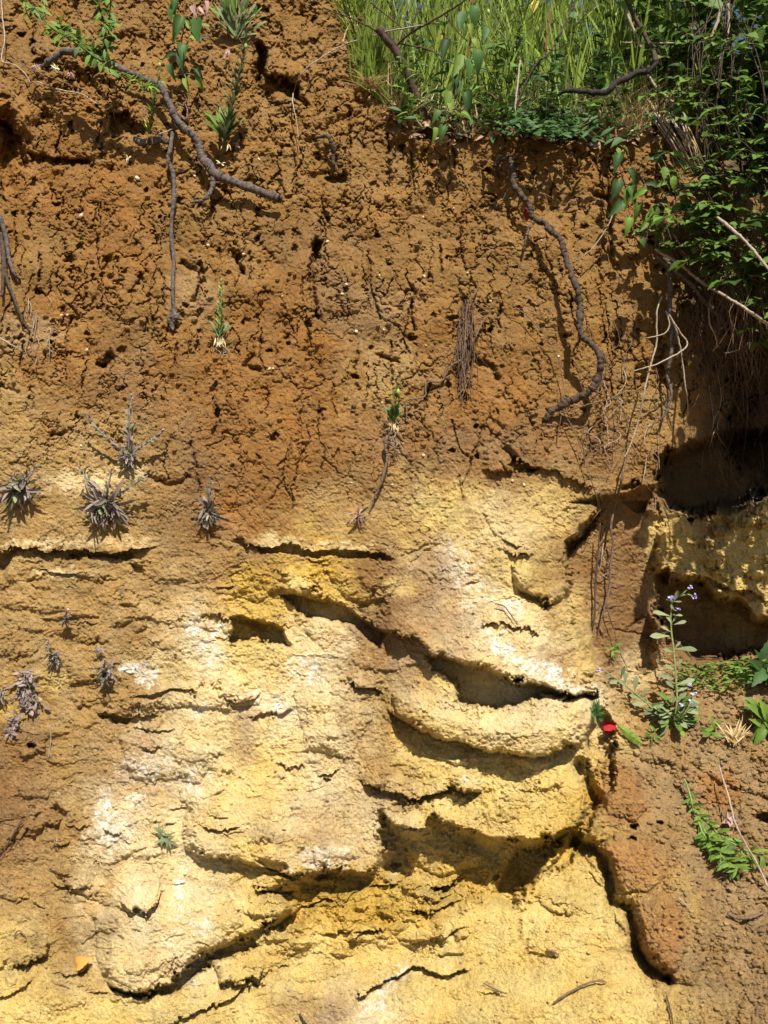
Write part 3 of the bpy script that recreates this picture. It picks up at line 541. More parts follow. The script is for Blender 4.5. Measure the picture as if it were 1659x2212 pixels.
class MB:
    def __init__(s): s.v = []; s.f = []; s.t = []
    def add(s, v, f, tint=None):
        k = len(s.v); s.v += list(v); s.f += [tuple(k + i for i in q) for q in f]
        if tint is not None: s.t += [tint] * len(v)
def spline(pts, n):
    p = np.array(pts, float)
    if len(p) == 2: return p[0] + (p[1] - p[0]) * np.linspace(0, 1, n)[:, None]
    q = np.vstack([2 * p[0] - p[1], p, 2 * p[-1] - p[-2]]); out = []
    tt = np.linspace(0, len(p) - 1 - 1e-6, n)
    for t in tt:
        i = int(t); f = t - i; a, b, c, d = q[i:i + 4]
        out.append(.5 * ((2 * b) + (-a + c) * f + (2 * a - 5 * b + 4 * c - d) * f * f + (-a + 3 * b - 3 * c + d) * f ** 3))
    return np.array(out)
def tube(mb, path, rad, sides=6, tint=None, lump=0, cap=True):
    P = np.asarray(path); n = len(P); rad = np.interp(np.linspace(0, 1, n), np.linspace(0, 1, len(rad)), rad) if np.ndim(rad) else np.full(n, rad)
    T_ = np.gradient(P, axis=0); T_ /= np.linalg.norm(T_, axis=1)[:, None] + 1e-9
    up = np.array([.31, -.9, .2]); v = []
    for i in range(n):
        a = np.cross(T_[i], up); a /= np.linalg.norm(a) + 1e-9; b = np.cross(T_[i], a); up = np.cross(a, T_[i]) if i else up
        for k in range(sides):
            an = 2 * math.pi * k / sides; r = rad[i] * (1 + lump * random.uniform(-1, 1))
            v.append(P[i] + (a * math.cos(an) + b * math.sin(an)) * r)
    f = [(i * sides + k, i * sides + (k + 1) % sides, (i + 1) * sides + (k + 1) % sides, (i + 1) * sides + k) for i in range(n - 1) for k in range(sides)]
    if cap: f.append(tuple(range(sides))[::-1]); f.append(tuple((n - 1) * sides + k for k in range(sides)))
    mb.add(v, f, tint)
px = lambda r, Y=0: r * SC * (Y + 2.6) / 2.6
def upath(pts, off=0, n=None, wob=0, ends=None):
    """pts: (u, v[, stand-off from the soil in metres]) -> points in space"""
    out = []
    for p in pts:
        o = p[2] if len(p) > 2 else off
        out.append(at(p[0], p[1], surf_out(p[0], p[1]) - o if not (len(p) > 3) else p[3]))
    n = n or max(6, len(pts) * 5)
    P = spline(out, n)
    if wob: P[1:-1] += np.array([[random.gauss(0, wob) for _ in range(3)] for _ in range(n - 2)])
    return P

# leaf shapes, each one mesh shared by all its copies; along +X, face up +Z, unit length
def leafmesh(name, prof, m, fold=.25, droop=.25, serr=0, wave=0):
    st = prof; v = []; f = []
    for i, (x, wd) in enumerate(st):
        z = -droop * x * x; k = (1 + serr * (1 if i % 2 else -1)) if 0 < i < len(st) - 1 else 1
        wv_ = wave * math.sin(i * 2.1)
        v += [(x, -wd * k, z + fold * wd + wv_), (x, 0, z), (x, wd * k, z + fold * wd - wv_)]
    for i in range(len(st) - 1):
        a = i * 3; f += [(a, a + 1, a + 4, a + 3), (a + 1, a + 2, a + 5, a + 4)]
    return new_mesh(name, v, f, m)
lance = [(0, .01), (.12, .05), (.3, .10), (.55, .12), (.8, .075), (.93, .03), (1, .002)]
spoon = [(0, .02), (.2, .04), (.45, .09), (.7, .13), (.88, .09), (1, .005)]
strap = [(0, .03), (.2, .06), (.45, .08), (.7, .095), (.88, .08), (.97, .045), (1, .01)]
ovate = [(0, .02), (.04, .16), (.15, .30), (.32, .36), (.5, .32), (.7, .21), (.87, .09), (1, .003)]
heart = [(-.06, .14), (.0, .26), (.12, .34), (.28, .36), (.45, .31), (.62, .23), (.8, .12), (.92, .05), (1, .003)]
broad = [(0, .02), (.06, .14), (.12, .24), (.2, .27), (.28, .36), (.36, .34), (.44, .38), (.52, .33), (.6, .34), (.68, .24), (.76, .24), (.84, .12), (.92, .1), (1, .003)]
needle = [(0, .015), (.4, .03), (.8, .02), (1, .001)]
LM = {}
def L_(shape, m, **k):
    key = (id(shape), m, tuple(sorted(k.items())))
    if key not in LM: LM[key] = leafmesh('leaf', shape, M[m], **k)
    return LM[key]
def leaf(parent, me, base, d, size, up=(0, -.5, .85), roll=0, name='leaf', width=1):
    d = Vector(map(float, d)).normalized(); upv = Vector(up)
    y = upv.cross(d)
    if y.length < 1e-3: y = Vector((1, 0, 0)).cross(d)
    y.normalize(); z = d.cross(y)
    R_ = Matrix((d, y, z)).transposed().to_4x4() @ Matrix.Rotation(roll, 4, 'X')
    o = bpy.data.objects.new(name, me); C.objects.link(o); o.parent = parent
    loc = Vector(map(float, base)) - parent.location
    o.matrix_basis = Matrix.Translation(loc) @ R_ @ Matrix.Diagonal((size, size * width, size, 1))
    return o
def add_leaf(mb, me_verts, me_faces, base, d, size, up=(0, -.5, .85), roll=0, tint=0, width=1):
    d = Vector(map(float, d)).normalized(); y = Vector(up).cross(d)
    if y.length < 1e-3: y = Vector((1, 0, 0))
    y.normalize(); z = d.cross(y); R_ = Matrix((d, y, z)).transposed() @ Matrix.Rotation(roll, 3, 'X')
    A = np.array(R_); vv = (me_verts * np.array([size, size * width, size])) @ A.T + np.array(base)
    mb.add(list(vv), me_faces, tint)
def vf(me):
    return np.array([v.co[:] for v in me.vertices]), [tuple(p.vertices) for p in me.polygons]
ru = random.uniform
def rdir(d, s): return np.array(d, float) + np.array([random.gauss(0, s) for _ in range(3)])

# ------------------------------------------------------------------ the setting: cliff, ground, bank from the net
def grid_object(name, mask):
    """mask over quads"""
    idx = np.arange(NV * NU).reshape(NV, NU)
    a = idx[:-1, :-1][mask]; b = idx[1:, :-1][mask]; c = idx[1:, 1:][mask]; d = idx[:-1, 1:][mask]
    q = np.stack([a, b, c, d], 1); used = np.zeros(NV * NU, bool); used[q] = True
    re = np.cumsum(used) - 1; q = re[q]; nv = int(used.sum()); nf = len(q)
    co = np.stack([PX.ravel()[used], Yg.ravel()[used], PZ.ravel()[used]], 1).astype(np.float32)
    me = bpy.data.meshes.new(name); me.vertices.add(nv); me.vertices.foreach_set('co', co.ravel())
    me.loops.add(nf * 4); me.loops.foreach_set('vertex_index', q.ravel().astype(np.int32))
    me.polygons.add(nf); me.polygons.foreach_set('loop_start', np.arange(0, nf * 4, 4, dtype=np.int32)); me.polygons.foreach_set('loop_total', np.full(nf, 4, np.int32))
    me.update(calc_edges=True)
    me.polygons.foreach_set('use_smooth', np.zeros(nf, bool))
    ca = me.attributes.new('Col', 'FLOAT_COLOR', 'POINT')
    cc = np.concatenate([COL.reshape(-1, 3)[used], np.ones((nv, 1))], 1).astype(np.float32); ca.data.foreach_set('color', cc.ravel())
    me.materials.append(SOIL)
    o = bpy.data.objects.new(name, me); C.objects.link(o); o['kind'] = 'structure'; return o
Um, Vm = U[:-1, :-1], V[:-1, :-1]
crest = np.interp(Um, [-500, 735, 760, 900, 1300, 1450, 2100], [-900, -900, 40, 85, 95, 115, 120]) + 14 * n1[:-1, :-1] + 8 * n3[:-1, :-1]
bank = (sb[:-1, :-1] > 2) & (Um > 700)
keep = (Vm > crest)
grd = gnd[:-1, :-1] > .5
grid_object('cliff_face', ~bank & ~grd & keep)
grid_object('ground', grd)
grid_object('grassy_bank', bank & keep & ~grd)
# level field behind the crest and soil behind the cliff, out of sight from the front
zc = at(1100, 100, surfY(1100, 105))
mb = MB(); mb.add([(-.15, zc[1] - .03, zc[2] - .05), (4, zc[1] - .03, zc[2] - .05), (60, 120, zc[2] - .3), (-60, 120, zc[2] - .3)], [(0, 1, 2, 3)])
fld = obj('field', mb, leaf_mat('field_grass', (.10, .14, .04), .4, 0), None, (0, zc[1], zc[2])); fld['kind'] = 'structure'
mb = MB(); mb.add([(-60, -30, -.4), (60, -30, -.4), (60, 60, -.4), (-60, 60, -.4)], [(0, 1, 2, 3)])
low = obj('lower_ground', mb, bark_mat('lower_soil', (.10, .07, .035), (.18, .12, .06), 8), None, (0, 0, -.4)); low['kind'] = 'structure'

# loose crumbs of soil on the slope and ground
ICO_V = []; t_ = (1 + 5 ** .5) / 2
for a, b in ((-1, t_), (1, t_), (-1, -t_), (1, -t_)): ICO_V += [(a, b, 0)]
for a, b in ((-1, t_), (1, t_), (-1, -t_), (1, -t_)): ICO_V += [(0, a, b)]
for a, b in ((-1, t_), (1, t_), (-1, -t_), (1, -t_)): ICO_V += [(b, 0, a)]
ICO_V = np.array(ICO_V) / np.linalg.norm(ICO_V[0])
ICO_F = [(0, 11, 5), (0, 5, 1), (0, 1, 7), (0, 7, 10), (0, 10, 11), (1, 5, 9), (5, 11, 4), (11, 10, 2), (10, 7, 6), (7, 1, 8), (3, 9, 4), (3, 4, 2), (3, 2, 6), (3, 6, 8), (3, 8, 9), (4, 9, 5), (2, 4, 11), (6, 2, 10), (8, 6, 7), (9, 8, 1)]
def colour_at(u, v):
    i = int(np.clip(np.searchsorted(us, u), 1, NU - 1)); j = int(np.clip(np.searchsorted(vs, v), 1, NV - 1)); return COL[j, i]
def crumbs(name, n, fu, rmin, rmax):
    V_, F_, Cc = [], [], []
    for k in range(n):
        u, v = fu()
        r = px(rmin + (rmax - rmin) * random.random() ** 3.5, surfY(u, v)); p = at(u, v, surfY(u, v) - r * .35)
        vv = ICO_V * (rng.rand(12, 1) * .5 + .75) * r * np.array([ru(.8, 1.3), ru(.8, 1.2), ru(.6, 1)]) + p
        b = len(V_) * 12; V_.append(vv); F_ += [(b + x, b + y, b + z) for x, y, z in ICO_F]; Cc.append(np.tile(np.append(colour_at(u, v) * ru(.8, 1.15), 1), (12, 1)))
    vv = np.vstack(V_); org = vv[0].copy()
    me = bpy.data.meshes.new(name); me.from_pydata((vv - org).tolist(), [], F_); me.materials.append(SOIL)
    ca = me.attributes.new('Col', 'FLOAT_COLOR', 'POINT'); ca.data.foreach_set('color', np.vstack(Cc).astype(np.float32).ravel())
    o = bpy.data.objects.new(name, me); C.objects.link(o); o.location = org; return o
def f_ground():
    while 1:
        u, v = random.uniform(1280, 1670), random.uniform(1460, 2220)
        if u > np.interp(v, [1460, 1640, 1850, 2212], [1300, 1290, 1400, 1480]) and random.random() < .25 + .75 * (u - 1280) / 380: return u, v
tag(crumbs('soil_crumbs', 2600, f_ground, 1.2, 8), 'loose brown soil crumbs lying over the ground at lower right', 'soil crumbs', kind='stuff')
def f_slope():
    while 1:
        u, v = random.uniform(0, 1480), random.uniform(1050, 2220)
        if random.random() < sstep(1000, 2100, v): return u, v
tag(crumbs('sand_crumbs', 2400, f_slope, 1.0, 4.2), 'loose sandy crumbs stuck to the yellow lower cliff', 'sand crumbs', kind='stuff')
def f_top():
    while 1:
        u, v = random.uniform(0, 1480), random.uniform(0, 1000)
        if v > np.interp(u, *np.array(edge_pts).T) - 10: return u, v
tag(crumbs('clay_crumbs', 3000, f_top, 1.2, 6.5), 'loose ochre clay crumbs caught on the rough upper cliff', 'clay crumbs', kind='stuff')

# pale pebbles stuck in the clay
pm = [new_mesh('pebble', ICO_V * (rng.rand(12, 1) * .35 + .8) * np.array([1.3, .8, .9]), ICO_F, M['stone']) for _ in range(3)]
for (u, v, r) in [(175, 467, 6), (297, 385, 6), (188, 757, 5), (132, 681, 4), (146, 680, 4), (582, 797, 4), (590, 796, 3), (450, 530, 5), (451, 575, 4), (917, 597, 4), (820, 596, 3), (748, 614, 4), (739, 635, 4),
                  (770, 716, 5), (829, 713, 3), (920, 746, 2), (856, 763, 2), (826, 870, 4), (915, 984, 5), (1107, 1039, 4), (1132, 1047, 4), (760, 1043, 3), (847, 1047, 3), (175, 963, 3), (707, 522, 5), (526, 549, 4),
                  (1206, 770, 4), (914, 470, 4), (610, 640, 3), (650, 620, 3), (1060, 650, 4), (1010, 590, 4), (420, 380, 4), (560, 345, 4), (326, 973, 2), (1170, 520, 3), (980, 450, 3)]:
    o = bpy.data.objects.new('pebble', pm[random.randrange(3)]); C.objects.link(o)
    Y = surfY(u, v); o.location = at(u, v, Y - px(r) * .3); s = px(r * .95); o.scale = (s, s, s); o.rotation_euler = (ru(0, 1), ru(-1, 1), ru(0, 3))
    tag(o, 'small pale pebble stuck in the ochre clay of the cliff', 'pebble', 'pale pebbles embedded in the clay')
# ------------------------------------------------------------------ roots and branches
def woody(name, label, cat, parts, group=None):
    """parts: list of (part name, material, [paths]) each path = (pts, radii px, off, wob)"""
    first = None; multi = len(parts) > 1; root = None
    for pn, mk, paths in parts:
        mb = MB()
        for pth in paths:
            pts, rad = pth[0], pth[1]; off = pth[2] if len(pth) > 2 else 0; wob = pth[3] if len(pth) > 3 else .0008
            big = max(rad) > 3; P = upath(pts, off, max(8, len(pts) * (11 if big else 6)), wob); rr_ = np.interp(np.linspace(0, 1, len(P)), np.linspace(0, 1, len(rad)), rad)
            if big: rr_ = rr_ * np.array([1 + .10 * math.sin(i * .31 + len(pts)) + random.uniform(-.06, .08) for i in range(len(P))])
            tube(mb, P, [px(r) for r in rr_], 9 if big else 5, None, .10)
        if multi and root is None: root = thing(name, label, cat, mb.v[0], group)
        o = obj(pn if multi else name, mb, M[mk], root)
        if not multi: tag(o, label, cat, group); root = o
    return root
A_main = [(92, 146, -.01), (111, 130, .012), (134, 113, .03), (161, 113, .04), (197, 118, .045), (219, 126, .05), (265, 151, .06), (302, 166, .06), (345, 186, .06), (365, 222, .06), (378, 252, .06), (398, 277, .06), (418, 293, .06), (430, 315, .055), (437, 342, .05), (452, 358, .05), (461, 378, .05)]
woody('branch', 'thick grey curved branch lying bent across the upper left cliff with a forked sawn end', 'branch',
      [('main_stem', 'bark', [(A_main, [6, 8, 7, 7.5, 8, 8, 9, 12], 0, .0011)]),
       ('side_arm', 'bark', [([(459, 372, .05), (485, 386, .05), (529, 402, .052), (580, 420, .052), (604, 430, .050)], [11, 9.5, 8.5, 8.5, 9])]),
       ('hooked_shoot', 'bark', [([(461, 378, .05), (460, 400, .052), (452, 420, .05), (436, 433, .04), (412, 437, .025)], [8, 6, 5, 4, 2.5])])])
woody('hanging_root', 'long straight grey root hanging down the left of the cliff beside the forked branch', 'root',
      [('main_stem', 'bark', [([(376, 270, 0), (373, 285, .02), (368, 322, .03), (363, 343, .03), (373, 370, .03), (376, 405, .03), (375, 438, .025), (370, 504, .022), (375, 557, .02), (373, 610, .018), (374, 650, .015), (375, 675, .012)], [4, 5, 5, 5, 5, 4.5, 4, 4, 4])]),
       ('crossing_stub', 'bark', [([(290, 300, .03), (305, 308, .03), (322, 306, .03), (345, 302, .03), (366, 306, .03)], [6, 8, 8, 8, 6])]),
       ('frayed_tip', 'grey', [([(374, 668, .012), (378, 685, .012), (371, 700, .014), (374, 712, .01)], [5, 8, 6, 3]), ([(376, 670, .01), (366, 690, .01), (370, 708, .01)], [4, 5, 2])])])
Bp = [(1077, 378, .0), (1073, 362, .03), (1076, 347, .05), (1092, 341, .06), (1105, 352, .07), (1109, 378, .07), (1111, 402, .07), (1128, 424, .07), (1144, 444, .07), (1149, 466, .07), (1162, 478, .07), (1175, 480, .075), (1188, 498, .08), (1211, 517, .09), (1219, 545, .09), (1232, 588, .10), (1247, 625, .10), (1253, 665, .10), (1252, 702, .10), (1258, 728, .10), (1281, 746, .10), (1298, 775, .10), (1293, 812, .09), (1276, 842, .08), (1247, 860, .06), (1212, 876, .04), (1188, 893, .02), (1177, 912, -.01)]
woody('twisting_root', 'long dark root snaking from the cliff top down the right side of the clay', 'root',
      [('main_stem', 'dbark', [(Bp, [4.5, 6, 6, 6.5, 5.5, 6.5, 6, 7, 6.5, 7.5, 8.5, 6], 0, .0016)]),
       ('rootlet', 'root', [([(1152, 478, .07), (1140, 500, .05), (1133, 530, .03), (1128, 560, .0)], [3.5, 3, 2.5, 1])]), ('side_rootlet', 'root', [([(1276, 842, .08), (1300, 850, .05), (1330, 862, .02)], [2, 1.5, .8])])])
woody('root', 'short dark root looping out of the clay in the upper middle of the cliff', 'root', [('root', 'dbark', [([(680, 298, .0), (690, 296, .02), (705, 294, .025), (716, 308, .025), (720, 330, .02), (720, 352, .015), (724, 372, .0)], [2, 3.5, 4, 5, 5, 4, 2])])])
woody('root', 'dark curved root ending at the left edge beneath the shaded hollow', 'root', [('root', 'bark', [([(-12, 455, .04), (4, 480, .04), (14, 520, .035), (20, 560, .03), (32, 592, .02), (44, 605, .0)], [6, 6, 5, 4.5, 4, 2])])])
woody('root', 'thin dark forking root running down from the left edge to a crack', 'root', [('root', 'dbark', [([(8, 560, .03), (14, 600, .02), (32, 650, .015), (48, 690, .01), (64, 716, .0)], [5, 4, 3, 2.5, 2]), ([(2, 505, .03), (8, 560, .03), (4, 640, .02)], [5, 5, 3])])])
woody('root', 'pale thin straight root fragment poking out at the left edge of the wall', 'root', [('root', 'pale', [([(-10, 725, .02), (20, 742, .02), (48, 760, .0)], [2.5, 2, 1])])])
woody('root', 'brown root hanging beneath the green pod weed in the middle of the wall', 'root',
      [('main_stem', 'root', [([(846, 932, .03), (834, 950, .03), (833, 970, .028), (837, 986, .025), (832, 1013, .022), (824, 1040, .02), (813, 1064, .016), (806, 1085, .012), (798, 1106, .0)], [3.5, 4, 4, 3.5, 3, 3, 2.5, 2, 1.2])]),
       ('rootlet', 'root', [([(834, 950, .02), (850, 965, .02), (853, 985, .01), (842, 1000, .0)], [2, 2, 1.5, 1])])])
woody('root', 'thin kinked root running from the hairy root bunch down to the pod weed', 'root', [('root', 'root', [([(996, 777, .02), (966, 797, .012), (955, 822, .01), (923, 827, .01), (918, 855, .01), (900, 862, .01), (878, 866, .012), (879, 898, .012), (864, 914, .0)], [2.2, 2.4, 2.4, 2.4, 2.2, 2, 2, 1.8, 1])])])
# hairy root bunch
tb = thing('root_bunch', 'brown bundle of hairy roots hanging on the clay right of the middle', 'root bunch', at(1008, 650, surfY(1008, 650)))
mb = MB()
for k in range(60):
    u0 = 990 + ru(0, 40); v0 = 640 + ru(0, 110); u1 = random.gauss(1002, 17); v1 = v0 + 150 * random.random() ** 1.5 + 18
    pts = [(u0, v0, ru(.0, .02)), (u0 * .7 + u1 * .3 + ru(-9, 9), v0 * .65 + v1 * .35, ru(.006, .03)), (u0 * .35 + u1 * .65 + ru(-9, 9), v0 * .3 + v1 * .7, ru(.006, .03)), (u1 + ru(-5, 5), v1, ru(.002, .02))]
    tube(mb, upath(pts, 0, 14, .0012), [px(.9), px(.8), px(.4)], 4, cap=False)
obj('hair_roots', mb, M['root'], tb)['kind'] = 'stuff'
mb = MB()
for pts in ([(1032, 622, .01), (1022, 640, .02), (1010, 660, .02), (1006, 700, .03), (1002, 760, .03), (990, 800, .01)], [(1030, 690, .01), (1052, 684, .02), (1040, 700, .02), (1026, 730, .02), (1010, 770, .02), (992, 850, .0)], [(998, 780, .02), (1004, 830, .015), (985, 860, .0)]):
    tube(mb, upath(pts, 0, 16, .0006), [px(1.6), px(2.4), px(1.2)], 5)
obj('thick_root', mb, M['root'], tb)
# the roots and twigs that hang on the right
for lab, mk, pts, rad in [
    ('grey wavy root hanging below the leafy vine at the right of the clay', 'bark', [(1440, 560, .10), (1447, 610, .11), (1447, 663, .10), (1450, 699, .09), (1450, 764, .08), (1441, 808, .07), (1450, 845, .07), (1443, 878, .06), (1433, 900, .05), (1400, 925, .02)], [7, 7, 6.5, 6, 5.5, 4.5, 4, 4, 3, 2]),
    ('long pale root curving left down from the vine to the foot of the spur', 'pale', [(1430, 640, .16), (1419, 673, .16), (1418, 739, .15), (1411, 769, .15), (1397, 822, .14), (1389, 860, .12), (1377, 915, .09), (1362, 960, .07), (1349, 990, .06)], [2.2, 2.4, 2.4, 2.6, 2.4, 2.4, 2.2]),
    ('brown root hanging straight down over the pinkish wall beside the cave', 'root', [(1352, 985, .05), (1342, 1041, .05), (1328, 1091, .05), (1320, 1140, .045), (1324, 1175, .04), (1318, 1230, .04), (1317, 1270, .035), (1308, 1302, .03), (1297, 1347, .02), (1291, 1374, .0)], [3, 3.4, 3.4, 3.6, 3, 3.2, 4, 3.4, 2, 1]),
    ('thin root forking right below the brown root above the tall blue flower', 'root', [(1310, 1300, .03), (1316, 1330, .03), (1328, 1365, .03), (1338, 1408, .03), (1350, 1432, .02), (1357, 1456, .0)], [2, 2, 1.8, 1.6, 1.4, 1]),
    ('pale straight twig dangling right of the grey wavy root', 'pale', [(1438, 672, .16), (1457, 702, .16), (1470, 754, .15), (1475, 789, .15), (1480, 830, .13), (1485, 865, .11), (1486, 905, .09)], [3, 3, 2.4, 2.4, 2.2, 1.6, 1]),
    ('short pale hooked twig pointing left near the wavy root', 'pale', [(1440, 675, .16), (1446, 700, .16), (1440, 716, .16), (1427, 724, .16), (1396, 730, .15)], [2.2, 2, 1.8, 1.8, 1.4]),
    ('pale bent twig crossing the long pale root and pointing left', 'pale', [(1455, 697, .17), (1470, 720, .17), (1484, 739, .17), (1480, 752, .17), (1462, 765, .17), (1417, 787, .17), (1366, 802, .15)], [2.2, 2.4, 2.4, 2.2, 2.2, 2, 1.4]),
    ('grey bark branch slanting down right with a rounded broken end', 'bark', [(1418, 552, .12), (1450, 580, .13), (1493, 614, .14), (1518, 646, .15), (1543, 671, .15), (1562, 692, .15), (1568, 712, .15)], [6, 6, 6, 6, 6.5, 7, 6]),
    ('long pinkish bramble stem slanting down to the right edge', 'pale', [(1415, 538, .14), (1468, 571, .17), (1520, 612, .20), (1594, 656, .25), (1659, 701, .30), (1730, 750, .34)], [3, 4, 4, 3.8, 3.8, 3.6]),
    ('upper brown bramble stem arching through the shrub to the right edge', 'pale', [(1478, 415, .10), (1518, 445, .18), (1576, 491, .26), (1619, 531, .30), (1659, 581, .34), (1720, 660, .38)], [4, 4, 3.8, 3.4, 3, 3]),
    ('thorny pale twig reaching left from the right edge over the dark hollow', 'pale', [(1700, 728, .3), (1659, 736, .3), (1619, 744, .3), (1590, 757, .28), (1566, 763, .26)], [2.2, 2.2, 2, 1.8, 1]),
    ('short pale zigzag twig in front of the shaded hollow', 'pale', [(1531, 665, .2), (1533, 699, .2), (1544, 722, .2), (1548, 745, .2), (1540, 758, .2)], [2.6, 2.4, 2.2, 2, 1]),
    ('thin pale root arching left from the vine tip over the clay', 'pale', [(1324, 463, .1), (1311, 492, .09), (1284, 531, .07), (1262, 552, .05), (1236, 567, .02)], [2, 1.8, 1.6, 1.4, 1]),
    ('thin brown root stretching left from the long pale root towards the dark twisting root', 'root', [(1390, 846, .12), (1349, 847, .10), (1320, 862, .08), (1291, 868, .07), (1241, 882, .06), (1205, 892, .04)], [1.6, 1.8, 1.8, 1.8, 1.6, 1]),
    ('thin arching root over the clay left of the twisting root', 'root', [(1072, 646, .01), (1100, 656, .02), (1140, 684, .03), (1180, 728, .03), (1206, 774, .03), (1216, 820, .03), (1219, 850, .03), (1212, 900, .03), (1202, 960, .0)], [1.5, 1.6, 1.6, 1.6, 1.6, 1.6, 1.6, 1.2, 1]),
    ('thin root hanging from the end of the twisting root across the spur', 'root', [(1212, 882, .03), (1240, 930, .03), (1262, 990, .03), (1278, 1040, .03), (1290, 1080, .03), (1300, 1115, .02)], [1.6, 1.6, 1.5, 1.4, 1.2, 1]),
    ('short dark root hanging in the narrow gap beside the yellow spur', 'dbark', [(1296, 1130, .05), (1292, 1190, .04), (1286, 1260, .03), (1284, 1330, .02), (1280, 1362, .0)], [2, 2.4, 3.5, 3.4, 1.5]),
    ('brown root at the far right running down through the shade', 'root', [(1598, 760, .1), (1606, 800, .1), (1612, 850, .1), (1614, 900, .1), (1608, 960, .1), (1604, 1010, .08)], [3, 3, 3, 2.6, 2.2, 1.4]),
    ('thin root loop hanging across the mouth of the upper cave', 'root', [(1580, 985, .2), (1578, 1020, .2), (1588, 1045, .22), (1600, 1060, .22), (1616, 1050, .2), (1622, 1070, .2), (1612, 1110, .2), (1598, 1130, .2)], [2, 2.6, 2.2, 2, 2, 1.6, 1.4, 1])]:
    rad = [q_ * .78 for q_ in rad]
    woody('hanging_root' if 'root' in lab else 'dry_twig', lab, 'root' if 'root' in lab else 'twig', [('x', mk, [(pts, rad, 0, .0005)])])
for k in range(46):                                             # hair roots on the right, nothing tells them apart
    if k < 24: u0, v0 = ru(1250, 1420), ru(690, 1000); Ln = ru(40, 150)
    elif k < 40: u0, v0 = ru(1530, 1655), ru(740, 1000); Ln = ru(60, 220)
    else: u0, v0 = ru(1290, 1340), ru(1050, 1250); Ln = ru(50, 120)
    s0 = surfY(u0, v0); mb = MB(); d = ru(.004, .03)
    pts = [(u0, v0, -.003)] + [(u0 + ru(-12, 12) + 14 * math.sin(k + q), v0 + Ln * (q + 1) / 4, d) for q in range(4)]
    tube(mb, upath(pts, 0, 22, .0007), [px(1.0), px(.9), px(.6)], 4, cap=False)
    o = obj('hair_root', mb, M['root' if k % 3 else 'pale'])
    tag(o, 'fine hair root trailing down the right part of the wall', 'root', 'fine hair roots trailing down the right')
# ------------------------------------------------------------------ bare branches at the top
def bankY(u, v): return surfY(u, max(v, 118))
tr = thing('bare_branch', 'dark bare branch stump leaning left at the cliff top with thin crossing twigs', 'branch', at(929, 302, surfY(929, 302)))
mb = MB(); Yb = surfY(925, 285)
def free(pts, n=None, wob=.0006):
    P = spline([at(*p) for p in pts], n or len(pts) * 6); P[1:-1] += np.array([[random.gauss(0, wob) for _ in range(3)] for _ in range(len(P) - 2)]); return P
tube(mb, free([(930, 308, Yb), (922, 262, Yb - .03), (905, 222, Yb - .05), (892, 192, Yb - .06), (877, 155, Yb - .08), (856, 112, Yb - .09), (838, 88, Yb - .10), (819, 62, Yb - .10)], 40), [px(12), px(10), px(10), px(10), px(10), px(11)], 9, None, .1)
obj('main_stem', mb, M['dbark'], tr)
for mk, pts, r in [('dbark', [(852, 102, Yb - .09), (884, 74, Yb - .12), (954, 33, Yb - .16), (1005, 0, Yb - .2), (1050, -40, Yb - .22)], 3.2), ('dbark', [(852, 102, Yb - .09), (849, 50, Yb - .09), (848, -20, Yb - .09)], 2.2),
                   ('pale', [(862, 92, Yb - .1), (872, 50, Yb - .12), (880, 20, Yb - .14), (893, -20, Yb - .16)], 2.2), ('dbark', [(868, 95, Yb - .1), (925, 107, Yb - .14), (980, 138, Yb - .18)], 2),
                   ('dbark', [(816, 68, Yb - .1), (785, 52, Yb - .1), (745, 34, Yb - .1), (700, 18, Yb - .08)], 2.2), ('pale', [(745, 95, Yb - .02), (800, 80, Yb - .06), (840, 67, Yb - .12), (904, 56, Yb - .14), (950, 49, Yb - .14)], 2),
                   ('dbark', [(884, 74, Yb - .12), (895, 40, Yb - .12), (912, 12, Yb - .12), (918, -20, Yb - .12)], 1.8), ('dbark', [(960, 30, Yb - .16), (990, 70, Yb - .17), (1010, 90, Yb - .18)], 1.6), ('dbark', [(800, 5, Yb - .1), (850, 45, Yb - .1), (868, 60, Yb - .1)], 1.8)]:
    mb = MB(); tube(mb, free(pts), [px(r), px(r * .8), px(r * .55)], 6); obj('twig', mb, M[mk], tr)
Y2 = surfY(1230, 280) - .12
tr = thing('bare_branch', 'black wavy fallen branch lying over the weeds at the top right edge', 'branch', at(1214, 200, Y2))
mb = MB(); tube(mb, free([(1205, 206, Y2), (1225, 196, Y2 - .02), (1251, 196, Y2 - .03), (1283, 200, Y2 - .03), (1311, 199, Y2 - .04), (1329, 181, Y2 - .04), (1360, 166, Y2 - .04), (1376, 157, Y2 - .04), (1401, 153, Y2 - .04), (1419, 134, Y2 - .04)], 50, .001), [px(3), px(5), px(6), px(7), px(7), px(7), px(5)], 7, None, .15); obj('main_stem', mb, M['black'], tr)
mb = MB(); tube(mb, free([(1418, 136, Y2 - .04), (1408, 105, Y2 - .02), (1385, 62, Y2), (1362, 20, Y2), (1345, -30, Y2 + .02)], 24), [px(6), px(5), px(5), px(4)], 7, None, .1); obj('upright_stem', mb, M['dbark'], tr)
mb = MB(); tube(mb, free([(1329, 181, Y2 - .04), (1333, 195, Y2 - .05), (1330, 208, Y2 - .05)], 8), [px(3), px(2)], 6); obj('twig', mb, M['black'], tr)
for lab, pts, r in [('dark thin upright stem rising through the grass right of the heart leaves', [(1100, 270, Y2), (1150, 150, Y2 - .05), (1190, 110, Y2 - .05), (1230, 30, Y2), (1260, -30, Y2)], 3),
                    ('thin dark stem with a red tinge rising between grass blades', [(1178, 110, Y2), (1184, 60, Y2), (1190, 20, Y2)], 2.4)]:
    mb = MB(); tube(mb, free(pts), [px(r), px(r * .6)], 6); tag(obj('bare_stalk', mb, M['dbark' if r > 2.5 else 'rstem']), lab, 'stem')
